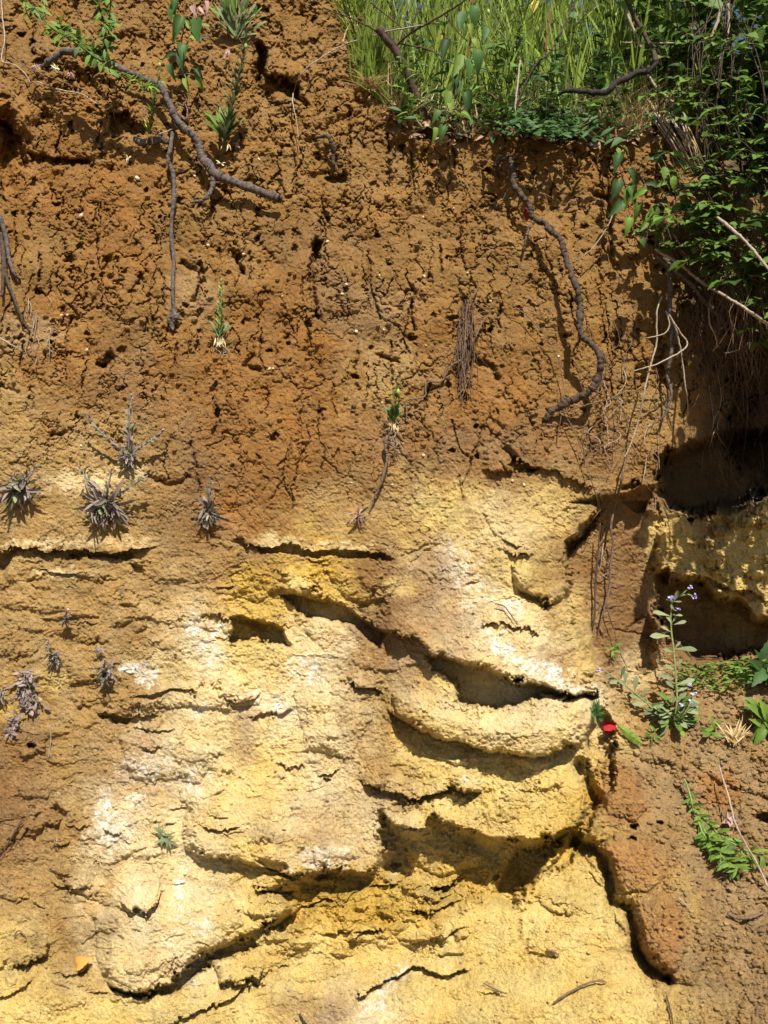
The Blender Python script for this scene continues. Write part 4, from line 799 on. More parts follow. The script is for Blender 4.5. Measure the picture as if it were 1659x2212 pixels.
for lab, pts, r in [('short white dead stalk leaning left beside the dark upright stem', [(1352, 22, .25), (1362, 50, .25), (1374, 76, .25), (1384, 104, .25)], 3.6),
                    ('white dead stalk slanting in the dark shrub at the top right', [(1556, 22, .3), (1548, 52, .3), (1530, 96, .3), (1518, 130, .3), (1504, 160, .3)], 3.6),
                    ('longest white dead stalk curving down inside the dark shrub', [(1574, 8, .3), (1574, 50, .3), (1566, 96, .3), (1552, 140, .3), (1540, 172, .3), (1512, 220, .28)], 3.8),
                    ('thin pale stalk lying level across the top of the shrub', [(1345, 92, .25), (1420, 93, .25), (1500, 92, .25), (1545, 88, .25), (1585, 82, .25)], 1.8),
                    ('white dead stalk leaning down behind the crossing branch', [(1385, 140, .2), (1402, 165, .2), (1418, 190, .2), (1470, 235, .18), (1482, 262, .16)], 3),
                    ('short pale upright stalk standing in the green weeds near the cliff edge', [(1111, 290, .1), (1112, 240, .1), (1118, 180, .1), (1124, 130, .12)], 2.6)]:
    mb = MB(); tube(mb, free([(a, b, c) for a, b, c in pts]), [px(r), px(r), px(r * .7)], 6, None, .15); tag(obj('dead_stalk', mb, M['pale']), lab, 'dead stalk')
# ------------------------------------------------------------------ grass and undergrowth of the bank
def blade(mb, u, v, hpx, wpx, lean, tint, bend=.3, fwd=0):
    Y = surfY(u, v); b = at(u, v, Y); h = px(hpx, Y); wd = px(wpx, Y)
    d = np.array([lean, -fwd, 1.0]); d /= np.linalg.norm(d); side = np.array([math.cos(tint * 20), math.sin(tint * 20) * .7, 0])
    c = np.array([math.copysign(1, lean) if lean else 1, -ru(0, 1), -.5]) * bend
    pv = []
    for i, t in enumerate((0, .3, .6, .85, 1)):
        p = b + d * h * t + c * h * t * t * t; ww = wd * (1, .9, .75, .4, .03)[i]
        pv += [p - side * ww, p + side * ww]
    mb.add(pv, [(0, 1, 3, 2), (2, 3, 5, 4), (4, 5, 7, 6), (6, 7, 9, 8)], tint)
def top_edge(u): return float(np.interp(u, *np.array(edge_pts).T))
def bank_pt(u0=760, u1=1500, pw=1.0):
    while 1:
        u = ru(u0, u1); te = top_edge(u); v = te - 6 - (te - 100) * random.random() ** pw
        if v > 60: return u, v
gm = MB()
for k in range(1500):
    u, v = bank_pt(755, 1520, .8); blade(gm, u, v, ru(90, 250) * (.7 if u < 880 else 1), ru(1.3, 3.6) if k % 9 else ru(4, 6.5), random.gauss(0, .17), random.random(), random.choice((.02, .05, .15, .4)), ru(-.1, .3))
for k in range(420):
    v = ru(-20, 275); u = float(np.interp(v, [-60, 70, 180, 268], [735, 765, 800, 880])) + random.gauss(6, 14); blade(gm, u, v, ru(25, 90), ru(1, 2.6), random.gauss(-.15, .4), random.random(), ru(.05, .6), ru(.1, .6))
tag(obj('grass', gm, M['grass']), 'tall green grass growing on the bank above the cliff', 'grass', kind='stuff')
gm = MB()
for k in range(1300):
    u, v = bank_pt(740, 1500, 2.2); blade(gm, u, v + 4, ru(25, 90), ru(1, 2.2), random.gauss(0, .45), random.random(), ru(0, .7), ru(-.1, .5))
for k in range(520):
    u = random.gauss(1350, 45); v = top_edge(u) - ru(-6, 70); blade(gm, u, v, ru(30, 100), ru(1, 2.4), random.gauss(0, .4), random.random(), ru(0, .5), ru(.1, .6))
tag(obj('dry_grass', gm, M['straw']), 'straw coloured dry grass at the cliff edge', 'dry grass', kind='stuff')
# dark hedge standing behind the crest of the bank
hv, hf = vf(L_(broad, 'shrub', fold=.2, droop=.35)); hm = MB(); rh = random.Random(9)
for k in range(5200):
    x = rh.uniform(-.35, 3.2); y = zc[1] + rh.uniform(.05, .9); top = 1.2 + .25 * math.sin(x * 3.1) + .2 * math.sin(x * 7 + 1) + (.6 if x > 1.3 else 0)
    z = zc[2] + rh.random() ** 1.15 * top
    add_leaf(hm, hv, hf, (x, y, z), (rh.uniform(-1, 1), rh.uniform(-1, .3), rh.uniform(-.6, .6)), rh.uniform(.05, .10), (rh.gauss(0, .4), -.4, 1), 0, rh.random())
hd = thing('hedge', 'dark leafy hedge standing behind the tall grass at the top', 'hedge', (1, zc[1] + .4, zc[2] - .1))
obj('foliage', hm, M['hedge'], hd)['kind'] = 'stuff'
mb = MB()
for k in range(26):
    x = rh.uniform(-.2, 3); y = zc[1] + rh.uniform(.2, .8); q = np.array([x, y, zc[2] - .1]); tube(mb, spline([q, q + [rh.uniform(-.1, .1), 0, .5], q + [rh.uniform(-.2, .2), 0, 1.1]], 7), [.012, .008, .004], 5)
obj('stems', mb, M['dbark'], hd)
# undergrowth leaves
lv, lf = vf(L_(lance, 'leaf')); ov, of = vf(L_(ovate, 'leaf'))
um = MB()
for k in range(2300):
    u, v = bank_pt(860, 1520, 1.0); Y = surfY(u, v); b = at(u, v, Y - ru(0, .12)) + np.array([0, 0, ru(0, .09)])
    a = ru(0, 6.28)
    add_leaf(um, lv if random.random() < .6 else ov, lf if lv is None else (lf if random.random() < -1 else None) or [], b, (0, 0, 1), 1) if False else None
    q = random.random()
    V__, F__ = (lv, lf) if q < .65 else (ov, of)
    add_leaf(um, V__, F__, b, (math.cos(a), -abs(math.sin(a)) * .8, ru(-.2, .9)), px(ru(12, 34)), (ru(-.3, .3), -.5, .8), ru(-.6, .6), random.random(), 1 if q < .65 else .8)
tag(obj('undergrowth', um, M['shrub']), 'leafy green weeds crowding between the grass on the bank', 'undergrowth', kind='stuff')
# lush low leaves right at the edge (u 1080-1290)
um = MB()
for k in range(2200):
    u = random.gauss(1175, 62) if random.random() < .8 else ru(860, 1480); v = top_edge(u) + ru(-14, 10) - 180 * random.random() ** 1.2; Y = surf_out(u, v) - ru(.0, .20); b = at(u, v, Y)
    a = ru(0, 6.28); add_leaf(um, lv, lf, b, (math.cos(a), -abs(math.sin(a)) * .7, ru(-.7, .7)), px(ru(14, 34)), (ru(-.3, .3), -.6, .7), ru(-.6, .6), random.random(), 1.3)
tag(obj('leafy_weeds', um, M['dleaf']), 'dark green leafy weeds crowding over the cliff edge', 'weeds', kind='stuff')
um = MB()
for k in range(900):
    u = ru(780, 1500); v = top_edge(u) + random.gauss(-14, 16) + (10 if u < 1000 else 0); Y = surf_out(u, v) - ru(0, .02)
    a = ru(0, 6.28); V__, F__ = (lv, lf) if random.random() < .6 else (ov, of)
    add_leaf(um, V__, F__, at(u, v, Y), (math.cos(a), -abs(math.sin(a)), ru(-.8, .4)), px(ru(8, 26)), (ru(-.5, .5), -.6, .6), ru(-1.5, 1.5), random.random(), ru(.7, 1.4))
tag(obj('leaf_litter', um, M['litter']), 'dry brown leaf litter along the cliff edge', 'leaf litter', kind='stuff')
rt = random.Random(31)
for k in range(26):
    u = rt.uniform(880, 1500); te = top_edge(u); v = te - rt.uniform(5, 90); hgt = rt.uniform(90, 210)
    Y = surf_out(u, v) - rt.uniform(0, .1); b = at(u, v, Y); e = b + np.array([rt.uniform(-.04, .04), -rt.uniform(0, .06), px(hgt, Y)])
    t = thing('leafy_weed', 'tall leafy weed stem rising among the grass of the bank', 'weed', b, 'tall leafy weeds on the bank')
    P = spline([b, (b + e) / 2 + [rt.uniform(-.01, .01), 0, 0], e], 12); mb = MB(); tube(mb, P, [px(2), px(1)], 5); obj('stem', mb, M['gstem'], t)
    mk_ = rt.choice(('dleaf', 'leaf', 'dleaf', 'shrub', 'sage')); nl = int(hgt / 6)
    for q in range(nl):
        a = q * 2.4 + rt.uniform(-.4, .4); i = int(11 * (q + 1) / nl); leaf(t, L_(rt.choice((lance, ovate)), mk_, fold=.3, droop=.5), P[i], (math.cos(a), -abs(math.sin(a)) * .8, rt.uniform(-.1, .9)), px(rt.uniform(16, 34)), (rt.uniform(-.3, .3), -.6, .8), rt.uniform(-.5, .5), width=rt.uniform(.7, 1.2))
# individual yellow and rusty leaves, seed heads and pods among the grass
def single_leaf(lab, shape, mk, u, v, Y, d, size, up=(0, -.6, .7), name='leaf', cat='leaf', width=1, fold=.25, droop=.3, roll=0):
    V__, F__ = vf(L_(shape, mk, fold=fold, droop=droop)); mb = MB(); b = at(u, v, Y)
    add_leaf(mb, V__, F__, b, d, px(size, Y), up, roll, .4, width); o = obj(name, mb, M[mk], None, b); return tag(o, lab, cat)
for lab, u, v, sz, d, mk in [('tall orange brown dead leaf standing among the grass near the bare branch', 955, 118, 78, (.25, -.1, 1), 'rust'), ('broad yellow leaf in the grass left of the green stalk', 1052, 152, 26, (-.3, -.5, .8), 'yleaf'),
                             ('pale papery dry leaf hanging above the leafy weeds', 1070, 186, 30, (.1, -.4, -1), 'straw'), ('thin yellow leaf at the very top among grass blades', 1150, 30, 46, (.2, -.2, 1), 'yleaf'),
                             ('brown curled dead leaf bending right near the grass base', 1020, 205, 50, (.6, -.3, .6), 'rust'), ('pinkish dry leaf lying beside the bare branch foot', 985, 245, 34, (.4, -.6, .1), 'mauve')]:
    single_leaf(lab, ovate if sz < 45 else lance, mk, u, v, surf_out(u, max(v, 120)) - .14, d, sz, width=1 if sz < 45 else 1.6, name='dead_leaf' if mk != 'yleaf' else 'leaf')
for lab, u, v in [('orange seed spike rising from the weeds, left of the pair', 1238, 190), ('pinkish orange seed spike rising from the weeds, right of the pair', 1280, 190)]:
    Y = surf_out(u, v) - .10; b = at(u, v, Y); t = thing('seed_spike', lab, 'seed head', b); mb = MB(); tube(mb, np.array([b, b + [0, 0, px(48)]]), px(1.5), 5); obj('stem', mb, M['rust'], t)
    for q in range(38):
        a = q * 2.4; z = px(q * 1.15); leaf(t, L_(lance, 'rust' if u < 1260 else 'mauve'), b + [0, 0, z], (math.cos(a), -abs(math.sin(a)), .7), px(13 - q * .18), name='bract')
def pod(u, v, Y, r, lab, stem=None, mk='pod', stemto=None):
    b = at(u, v, Y); t = thing('seed_pod', lab, 'seed pod', b); mb = MB(); vv = ICO_V * px(r) * np.array([.8, .8, 1.25]) + b; 
    for q in range(10): pass
    mb.add(list(vv), ICO_F); o = obj('pod', mb, M[mk], t); mb = MB(); e = at(stemto[0], stemto[1], Y + .02) if stemto else b + np.array([0, .01, -px(40)])
    tube(mb, spline([b - [0, 0, px(r)], (b + e) / 2 + [px(3), 0, 0], e], 8), px(1.1), 5); obj('stem', mb, M['gstem'], t)
    s = o.modifiers.new('s', 'SUBSURF'); s.levels = s.render_levels = 2
for u, v, r, lab in [(871, 38, 8, 'hairy green pod on a stem above the bare branch'), (1055, 26, 9, 'hairy green pod hanging at the top right of the heart leaves'), (1288, 50, 8, 'green poppy pod standing tall in the grass, upper of two'), (1326, 108, 7, 'green poppy pod low in the grass by the dark branch'),
                     (966, 48, 7, 'lime green pod beside the dark shaded leaf at the top'), (1330, 32, 6, 'small green pod under the upright dark stem')]:
    pod(u, v, surf_out(u, 130) - .1, r, lab, stemto=(u + ru(-10, 10), v + 110))
# ------------------------------------------------------------------ shrub on the right
sh = thing('shrub', 'dense green bramble shrub overhanging the cliff at the upper right', 'shrub', at(1580, 420, .3))
sm = L_(broad, 'shrub', fold=.2, droop=.35); sv, sf = vf(sm)
stuffm = MB(); stems = MB(); cnt = 0
def shrub_depth(u, v):
    """depth range of the crown at picture height v"""
    return np.interp(v, [0, 250, 500, 700, 760], [.10, -.04, -.12, -.08, .0])
rs = random.Random(3)
cl_pts = []
for k in range(620):
    v = rs.uniform(-60, 700); lo = np.interp(v, [-60, 100, 200, 300, 450, 600, 700], [1340, 1400, 1430, 1490, 1500, 1540, 1600]); u = lo + (1800 - lo) * rs.random() ** .9
    if rs.random() < sstep(.55, .95, abs(perlin(np.array([u / 70]), np.array([v / 60]), 77)[0]) * 2.2): continue
    cl_pts.append((u, v))
cl_pts += [(1440, 330), (1500, 360), (1480, 420), (1400, 205), (1360, 190), (1430, 200), (1510, 520), (1555, 560), (1640, 655), (1650, 680), (1625, 700), (1450, 250)]
for k in range(46):
    v = rs.uniform(370, 570); cl_pts.append((rs.uniform(1420, 1550), v))
for k in range(150):
    v = rs.uniform(430, 740); u = np.interp(v, [430, 560, 640, 730], [1470, 1500, 1560, 1610]) + rs.random() * 200; cl_pts.append((u, v))
for (u, v) in cl_pts:
    Y = float(shrub_depth(u, v)) + rs.random() ** 1.6 * .45; p = at(u, v, Y)
    base_d = np.array([rs.uniform(-.8, .3), rs.uniform(-.8, .1), rs.uniform(-.4, .5)])
    e = p - base_d * .12 - np.array([0, 0, .02]); tube(stems, spline([p, (p + e) / 2 + [0, 0, .015], e], 5), [.0012, .002], 4, cap=False)
    n = rs.choice((3, 3, 5)); sz = px(rs.uniform(18, 38), Y)
    for q in range(n):
        an = (q - (n - 1) / 2) * (1.15 if n == 3 else .75); h = math.atan2(base_d[1], base_d[0]) + an
        d = (math.cos(h), math.sin(h), rs.uniform(-.35, .1)); s_ = sz * (1 if q == n // 2 else .8); up = (rs.gauss(0, .35), -.45 + rs.gauss(0, .25), 1)
        vis = 0 < u < 1665 and v > 0 and Y < .30
        if vis and cnt < 300: leaf(sh, sm, p, d, s_, up, 0); cnt += 1
        else: add_leaf(stuffm, sv, sf, p, d, s_, up, 0, rs.random())
for k in range(3600):       # inner foliage in depth
    v = rs.uniform(-120, 700); lo = np.interp(v, [-60, 100, 200, 300, 450, 640, 700], [1330, 1380, 1420, 1500, 1530, 1570, 1620]); u = lo + (1980 - lo) * rs.random(); Y = .25 + rs.random() * .7
    add_leaf(stuffm, sv, sf, at(u, v, Y), (rs.uniform(-1, 1), rs.uniform(-1, .2), rs.uniform(-.5, .5)), px(rs.uniform(24, 50), Y), (rs.gauss(0, .5), -.4, 1), 0, rs.random())
for k in range(900):        # crown outside the frame to the right, shading the caves
    v = rs.uniform(100, 760); u = rs.uniform(1680, 1950); Y = rs.uniform(-.3, .5)
    add_leaf(stuffm, sv, sf, at(u, v, Y), (rs.uniform(-1, 1), rs.uniform(-1, .2), rs.uniform(-.5, .5)), px(rs.uniform(28, 50), Y), (rs.gauss(0, .5), -.4, 1), 0, rs.random())
for k in range(170):  # unseen leaves nearer the camera, added to dapple the band between the caves
    v = rs.uniform(270, 600); u = rs.uniform(1730, 2150); Y = rs.uniform(-.62, -.25)
    add_leaf(stuffm, sv, sf, at(u, v, Y), (rs.uniform(-1, 1), rs.uniform(-1, .2), rs.uniform(-.5, .5)), px(rs.uniform(34, 60), Y), (rs.gauss(0, .5), -.4, 1), 0, rs.random())
obj('foliage', stuffm, M['shrub'], sh)['kind'] = 'stuff'
for k in range(16):
    u = rs.uniform(1480, 1720); tube(stems, free([(u, rs.uniform(600, 760), .45), (u + rs.uniform(-60, 30), 420, .3), (u + rs.uniform(-120, 40), 180, .2), (u + rs.uniform(-140, 60), -20, .2)], 14), [.004, .003, .0015], 5)
obj('stems', stems, M['dbark'], sh)
# root mat over the added earth overhang under the shrub
mb = MB()
for k in range(260):
    u = ru(1500, 1700); v = ru(560, 800); Y = surfY(u, v) - ru(.0, .12)
    tube(mb, spline([at(u, v, Y), at(u + ru(-25, 25), v + ru(10, 60), Y - ru(-.02, .03)), at(u + ru(-30, 30), v + ru(60, 150), Y - ru(-.04, .03))], 6), [px(1.2), px(.6)], 4, cap=False)
tag(obj('root_mat', mb, M['root']), 'tangled mat of thin roots in the shade under the shrub', 'root mat', kind='stuff')
# straw bundle on the edge
st = thing('dry_stalks', 'bundle of long straw stalks hanging over the right corner of the cliff', 'dry stalks', at(1470, 260, surfY(1470, 280)))
for k in range(17):
    mb = MB(); a = ru(0, 1); u0 = 1395 + 90 * a + ru(-6, 6); v0 = 243 + 14 * a + ru(-8, 8); u1 = 1494 + 26 * a + ru(-9, 6); v1 = 366 + ru(-26, 12); Y0 = surf_out(u0, v0 + 20) - .05; Y1 = surf_out(u1, v1) - .07
    tube(mb, spline([at(u0, v0, Y0), at((u0 + u1) / 2 + ru(-3, 14) * (1 if a > .5 else .4), (v0 + v1) / 2 + ru(-6, 4), min(Y0, Y1) - .03), at(u1, v1, Y1)], 9), [px(1.8), px(1.2)], 5); obj('stalk', mb, M['pale' if k % 3 else 'straw'], st)
# ------------------------------------------------------------------ climbing plants with heart-shaped leaves
def vine(label, stem_pts, leaves, mk='dleaf', stemm='rstem', shape=heart, cat='vine', name='vine', r=2):
    b = at(*stem_pts[0]); t = thing(name, label, cat, b); mb = MB(); P = free(stem_pts, None, .0008); tube(mb, P, [px(r), px(r * .5)], 6); obj('stem', mb, M[stemm], t)
    for L0 in leaves:
        u, v, ang, sz = L0[:4]; mk_ = L0[4] if len(L0) > 4 else mk
        i = int(np.argmin([np.hypot(*((p - at(u, v, p[1]))[[0, 2]])) for p in P])); Y = P[i][1] - px(14) 
        p = at(u, v, Y); an = math.radians(ang)      # 0 = right, 90 = down
        d = (math.cos(an), ru(-.35, -.1), -math.sin(an)); pet = MB(); tube(pet, spline([P[i], (P[i] + p) / 2 + [0, -.004, .004], p], 5), px(1), 4)
        obj('petiole', pet, M['gstem'], t)
        leaf(t, L_(shape, mk_, fold=random.choice((.25, .6, .9)), droop=random.choice((.15, .4, .6)), wave=random.choice((0, .03))), p, d, px(sz * 1.15, Y), (ru(-.3, .3), -1, .55), ru(-.5, .5), width=ru(.6, .85))
    return t
s1 = surf_out(400, 60) - .12
vine('green vine with heart shaped leaves hanging at the top left', [(405, -40, s1), (400, 10, s1), (396, 60, s1), (392, 110, s1), (398, 160, s1)],
     [(374, 10, 100, 34), (392, 42, 110, 44), (424, 42, 85, 46), (411, 62, 240, 24, 'lime'), (412, 78, 20, 22, 'lime'), (400, 100, 100, 36), (380, 120, 165, 26), (396, 118, 95, 36), (368, 140, 80, 28), (425, 150, 60, 26), (402, 172, 80, 26, 'lime'), (416, 12, 70, 26, 'mauve'), (425, 22, 30, 20, 'mauve'), (384, -14, 100, 40), (440, 5, 60, 24, 'mauve'), (345, 176, 20, 16, 'lime'), (430, 168, 80, 24, 'leaf')])
s1 = surf_out(1000, 290) - .13
vine('green vine with large heart shaped leaves hanging among grass beside the bare branch', [(1022, -40, s1), (1020, 60, s1), (1006, 130, s1), (995, 180, s1), (978, 230, s1), (960, 290, s1)],
     [(966, 88, 105, 40), (990, 120, 100, 48, 'leaf'), (1008, 128, 75, 42), (1006, 30, 110, 40), (1012, 55, 70, 26, 'lime'), (1030, 110, 80, 40), (968, 198, 95, 32, 'leaf'), (1004, 202, 75, 42), (974, 218, 90, 26, 'lime'), (990, 248, 190, 30, 'leaf'), (996, 250, 10, 26, 'leaf'), (950, 240, 130, 26), (1045, 60, 90, 30), (984, 165, 95, 30), (985, 175, 80, 30), (1022, 15, 80, 40), (960, 275, 110, 30), (1022, 84, 60, 22, 'lime')])
s1 = surf_out(890, 250) - .07
vine('small leafy shoot with broad shiny leaves at the foot of the bare branch', [(912, 275, s1), (895, 252, s1), (884, 232, s1), (888, 218, s1)],
     [(884, 226, 150, 26, 'lime'), (884, 222, 350, 24, 'leaf'), (880, 246, 160, 24, 'leaf'), (866, 258, 100, 18), (885, 236, 190, 20, 'leaf'), (935, 278, 80, 28, 'leaf'), (900, 216, 10, 20, 'leaf')], stemm='gstem')
s1 = surf_out(1350, 420) - .11
vine('vine with glossy leaves on a dark red stem hanging on the right clay', [(1330, 280, s1 + .03), (1335, 340, s1), (1349, 397, s1), (1359, 455, s1 - .01), (1368, 500, s1 - .02), (1374, 540, s1)],
     [(1338, 336, 110, 34), (1334, 322, 70, 20, 'leaf'), (1356, 370, 55, 30), (1336, 392, 110, 36), (1358, 412, 105, 32, 'leaf'), (1362, 405, 75, 32), (1342, 438, 130, 36), (1357, 472, 95, 32, 'leaf'), (1380, 440, 105, 34, 'leaf'), (1392, 480, 120, 28, 'leaf'), (1340, 300, 140, 26), (1372, 500, 20, 16), (1385, 515, 60, 22), (1345, 318, 30, 18, 'leaf')], stemm='rstem')
s1 = surf_out(1430, 420) - .17
vine('leafy bramble shoot with toothed leaves right of the red stemmed vine', [(1500, 400, s1), (1460, 412, s1), (1430, 430, s1), (1405, 480, s1), (1395, 520, s1)],
     [(1436, 360, 95, 26, 'leaf'), (1455, 380, 95, 26, 'leaf'), (1414, 446, 100, 34, 'leaf'), (1412, 456, 140, 26, 'leaf'), (1436, 448, 60, 30, 'leaf'), (1450, 452, 350, 34, 'shrub'), (1480, 450, 60, 24, 'sage'), (1470, 440, 20, 24), (1400, 410, 160, 30, 'leaf'), (1420, 404, 200, 24, 'dleaf'), (1440, 398, 170, 22, 'shrub'), (1385, 500, 160, 20, 'leaf'), (1405, 500, 30, 26, 'leaf'), (1420, 505, 60, 20), (1430, 340, 180, 24, 'dleaf'), (1450, 336, 10, 24, 'shrub'), (1420, 350, 210, 22, 'dleaf'), (1462, 350, 20, 20, 'dleaf')], stemm='bark', shape=broad, cat='bramble shoot', name='bramble_shoot')
for k in range(40):
    i = random.randrange(3, len(Bp) - 2); u, v, o_ = Bp[i]; mb = MB(); L = ru(10, 34); sg = random.choice((-1, 1))
    tube(mb, upath([(u, v, o_), (u + sg * L * .6, v + L * .3, o_ * .8), (u + sg * L, v + L * ru(.5, 1.2), o_ * .6)], 0, 7, .0006), px(.7), 4, cap=False)
    tag(obj('hair_root', mb, M['root']), 'fine hair root branching off the dark twisting root', 'root', 'fine hair roots of the twisting root')
# dark red leaf behind the twisting root
single_leaf('dark red leaf tucked behind the twisting root', ovate, 'dryred', 1143, 448, surf_out(1143, 460) - .05, (-.25, -.1, -1), 28, up=(0, -1, .2), name='red_leaf')
# ------------------------------------------------------------------ leafy twigs upper left
def twig_plant(label, paths, n, mk='leaf', size=(14, 24), name='leafy_twig', cat='leafy twig', stemm='dbark', shape=lance, width=1.5, rad=2.2):
    b = at(*paths[0][0]); t = thing(name, label, cat, b); mb = MB(); Ps = []
    for p in paths: P = free(p, 24, .0007); Ps.append(P); tube(mb, P, [px(rad), px(rad * .5)], 6)
    obj('stem', mb, M[stemm], t)
    for k in range(n):
        P = Ps[k % len(Ps)]; i = random.randrange(2, len(P) - 1); a = ru(0, 6.28); T0 = P[min(i + 1, len(P) - 1)] - P[i]; T0 /= np.linalg.norm(T0)
        d = T0 * .5 + np.array([math.cos(a), -abs(math.sin(a)) * .6, math.sin(a) * .8]); leaf(t, L_(shape, mk, fold=.3, droop=.3), P[i], d, px(ru(*size)), (ru(-.3, .3), -.8, .6), ru(-.5, .5), width=width)
    return t
s1 = surf_out(200, 100) - .22
twig_plant('leafy green twig slanting down across the top left corner', [[(50, -20, s1), (100, 50, s1), (151, 86, s1 - .02), (202, 121, s1 - .02), (239, 149, s1), (290, 178, s1), (325, 192, s1)], [(110, 55, s1), (150, 70, s1), (190, 100, s1), (215, 125, s1)]], 150, 'leaf', (18, 32))
twig_plant('upright leafy twig hanging from the top edge left of the vine', [[(212, -20, s1 - .02), (216, 20, s1 - .02), (227, 63, s1 - .02), (229, 118, s1)], [(240, -20, s1), (237, 40, s1), (232, 100, s1)]], 80, 'leaf', (18, 30))
twig_plant('bright green leafy sprig at the top left corner', [[(85, -30, s1 + .02), (92, 5, s1 + .02), (100, 40, s1 + .02)], [(50, -20, s1), (56, 15, s1), (60, 36, s1)]], 34, 'lime', (14, 26))
twig_plant('pale green shoot tips beside the thick branch bend', [[(262, 158, s1), (280, 168, s1 - .01), (300, 172, s1 - .01)], [(300, 182, s1), (316, 190, s1 - .01), (322, 184, s1 - .01)]], 26, 'lime', (10, 16))
s1 = surf_out(100, 180) - .05
for lab, pts, r, mk in [('thin pale root trailing down the left edge from the top corner', [(0, -20), (6, 40), (10, 90), (4, 130), (30, 140), (55, 160), (66, 180)], 2, 'pale'), ('long thin brown twig slanting down past the mauve dried flowers', [(10, 180 - 70), (60, 145), (100, 165), (160, 185), (200, 202), (236, 225), (250, 262)], 1.6, 'root'),
                        ('thin pale twig running from the mauve dried flowers to a dark hollow', [(80, 176), (120, 192), (165, 200), (185, 208), (205, 222), (228, 232)], 1.6, 'pale'), ('thin arched root on the clay below the grass tuft', [(752, 92), (700, 120), (650, 160), (636, 195), (632, 220), (640, 260), (645, 300)], 1.6, 'pale'),
                        ('short pale twig crossing over the grey stub', [(335, 292), (355, 286), (378, 276)], 1.6, 'pale'), ('small curled root under the vine leaves', [(385, 222), (395, 228), (404, 215), (400, 202), (392, 196)], 2.5, 'root'),
                        ('curled brown root beside the thick branch below the vine', [(382, 280), (372, 262), (378, 240), (400, 258), (405, 240), (398, 222)], 2.6, 'root')]:
    woody('twig', lab, 'twig' if 'root' not in lab else 'root', [('x', mk, [([(a, b, .03) for a, b in pts], [r, r, r * .6], 0, .0006)])])
def tuft(label, u, v, n, size, mk, name, cat, off=.02, spread=1, shape=lance, group=None, up=0, width=1):
    Y = surf_out(u, v) - off; b = at(u, v, Y); t = thing(name, label, cat, b, group)
    for k in range(n):
        a = ru(0, 6.28); d = (math.cos(a) * spread, -ru(.1, 1.2), math.sin(a) * spread + up)
        leaf(t, L_(shape, mk, fold=.3, droop=.5), b + np.array([ru(-1, 1), ru(-.5, .5), ru(-1, 1)]) * px(size) * .25, d, px(size) * ru(.6, 1.1), (ru(-.4, .4), -.9, .4), ru(-.8, .8), width=width)
    return t
tuft('mauve dried flower cluster at the left near the thick branch end', 80, 146, 22, 12, 'mauve', 'dried_flower', 'dried flower', .05)
tuft('cream dried flower cluster right of the mauve one', 120, 148, 26, 12, 'cream', 'dried_flower', 'dried flower', .06)
tuft('small mauve dried leaf bunch hanging under the thick branch', 152, 158, 14, 14, 'mauve', 'dried_flower', 'dried flower', .05, .5, up=-.8)
tuft('pinkish dry leaf scrap lying at the foot of the tall spike weed', 512, 312, 8, 12, 'mauve', 'dried_leaf', 'dried leaf', .02)
tuft('whitish dry leaf caught in the crevice under the branch fork', 478, 352, 6, 14, 'cream', 'dried_leaf', 'dried leaf', .02, .6)
tuft('small white dried flower above the hanging root', 277, 342, 8, 8, 'cream', 'dried_flower', 'dried flower', .02)
tuft('pinkish dry stems below the top centre weed', 492, 110, 12, 26, 'mauve', 'dried_leaf', 'dried leaf', .03, .5, needle, up=-.9, width=2)
# ------------------------------------------------------------------ spike weeds
def spike(label, base, tip, n, leafpx, mk, rosette=0, rmk=None, podp=None, off=.02, out=.05, dead=0, name='spike_weed', cat='weed', shape=lance, rpx=30, group=None, width=1.1, stemr=2):
    Y = surf_out(*base) - off; b = at(base[0], base[1], Y); e = at(tip[0], tip[1], min(Y, surf_out(*tip)) - out)
    t = thing(name, label, cat, b, group); mb = MB(); P = spline([b, (b + e) / 2 + np.array([ru(-1, 1) * px(4), -.008, 0]), e], 16); tube(mb, P, [px(stemr), px(stemr * .6)], 6); obj('stem', mb, M['gstem' if mk != 'grey' else 'grey'], t)
    ax = (e - b) / np.linalg.norm(e - b)
    for k in range(n):
        f = (k + .5) / n; i = min(15, int(f * 15)); a = k * 2.4 + ru(-.3, .3); s = np.array([math.cos(a), -abs(math.sin(a)) * .7 - .1, 0]); s -= ax * s.dot(ax) * .5
        leaf(t, L_(shape, mk, fold=.3, droop=.2), P[i], ax * ru(.8, 1.5) + s * .7, px(leafpx * (1.25 - .7 * f)) * ru(.8, 1.15), (s[0] * -1, -.5, .8), ru(-.4, .4), width=width)
    for k in range(rosette):
        a = k * 2.4; s = np.array([math.cos(a) * ru(.3, .8), -ru(.2, .6), .5 + ru(0, 1.2)]); leaf(t, L_(shape, rmk or mk, fold=.3, droop=.3), b + np.array([0, 0, px(4)]), s, px(rpx) * ru(.7, 1.15), (0, -.8, .6), ru(-.5, .5), width=width * .6)
    for k in range(dead):
        a = k * 2.4; s = np.array([math.cos(a) * .7, -.4, -.6 - ru(0, .6)]); leaf(t, L_(lance, 'straw' if k % 3 else 'cream', fold=.6, droop=.6), b + np.array([ru(-1, 1) * px(9), 0, px(ru(-12, 10))]), s + np.array([ru(-.7, .7), 0, ru(-.3, .5)]), px(15) * ru(.4, 1.2), (0, -.8, .6), ru(-1, 1), name='dead_leaf')
    if podp:
        mb = MB(); mb.add(list(ICO_V * px(podp[2]) * np.array([.8, .8, 1.2]) + at(podp[0], podp[1], e[1] - .004)), ICO_F); o = obj('seed_pod', mb, M['pod'], t); q = o.modifiers.new('s', 'SUBSURF'); q.levels = q.render_levels = 2
    return t
spike('tall green spiky weed with a round pod standing left of the top middle', (485, 304), (535, 72), 130, 32, 'sage', 26, 'leaf', (531, 100, 7), .04, .10, 5, rpx=66, shape=needle, width=4.5)
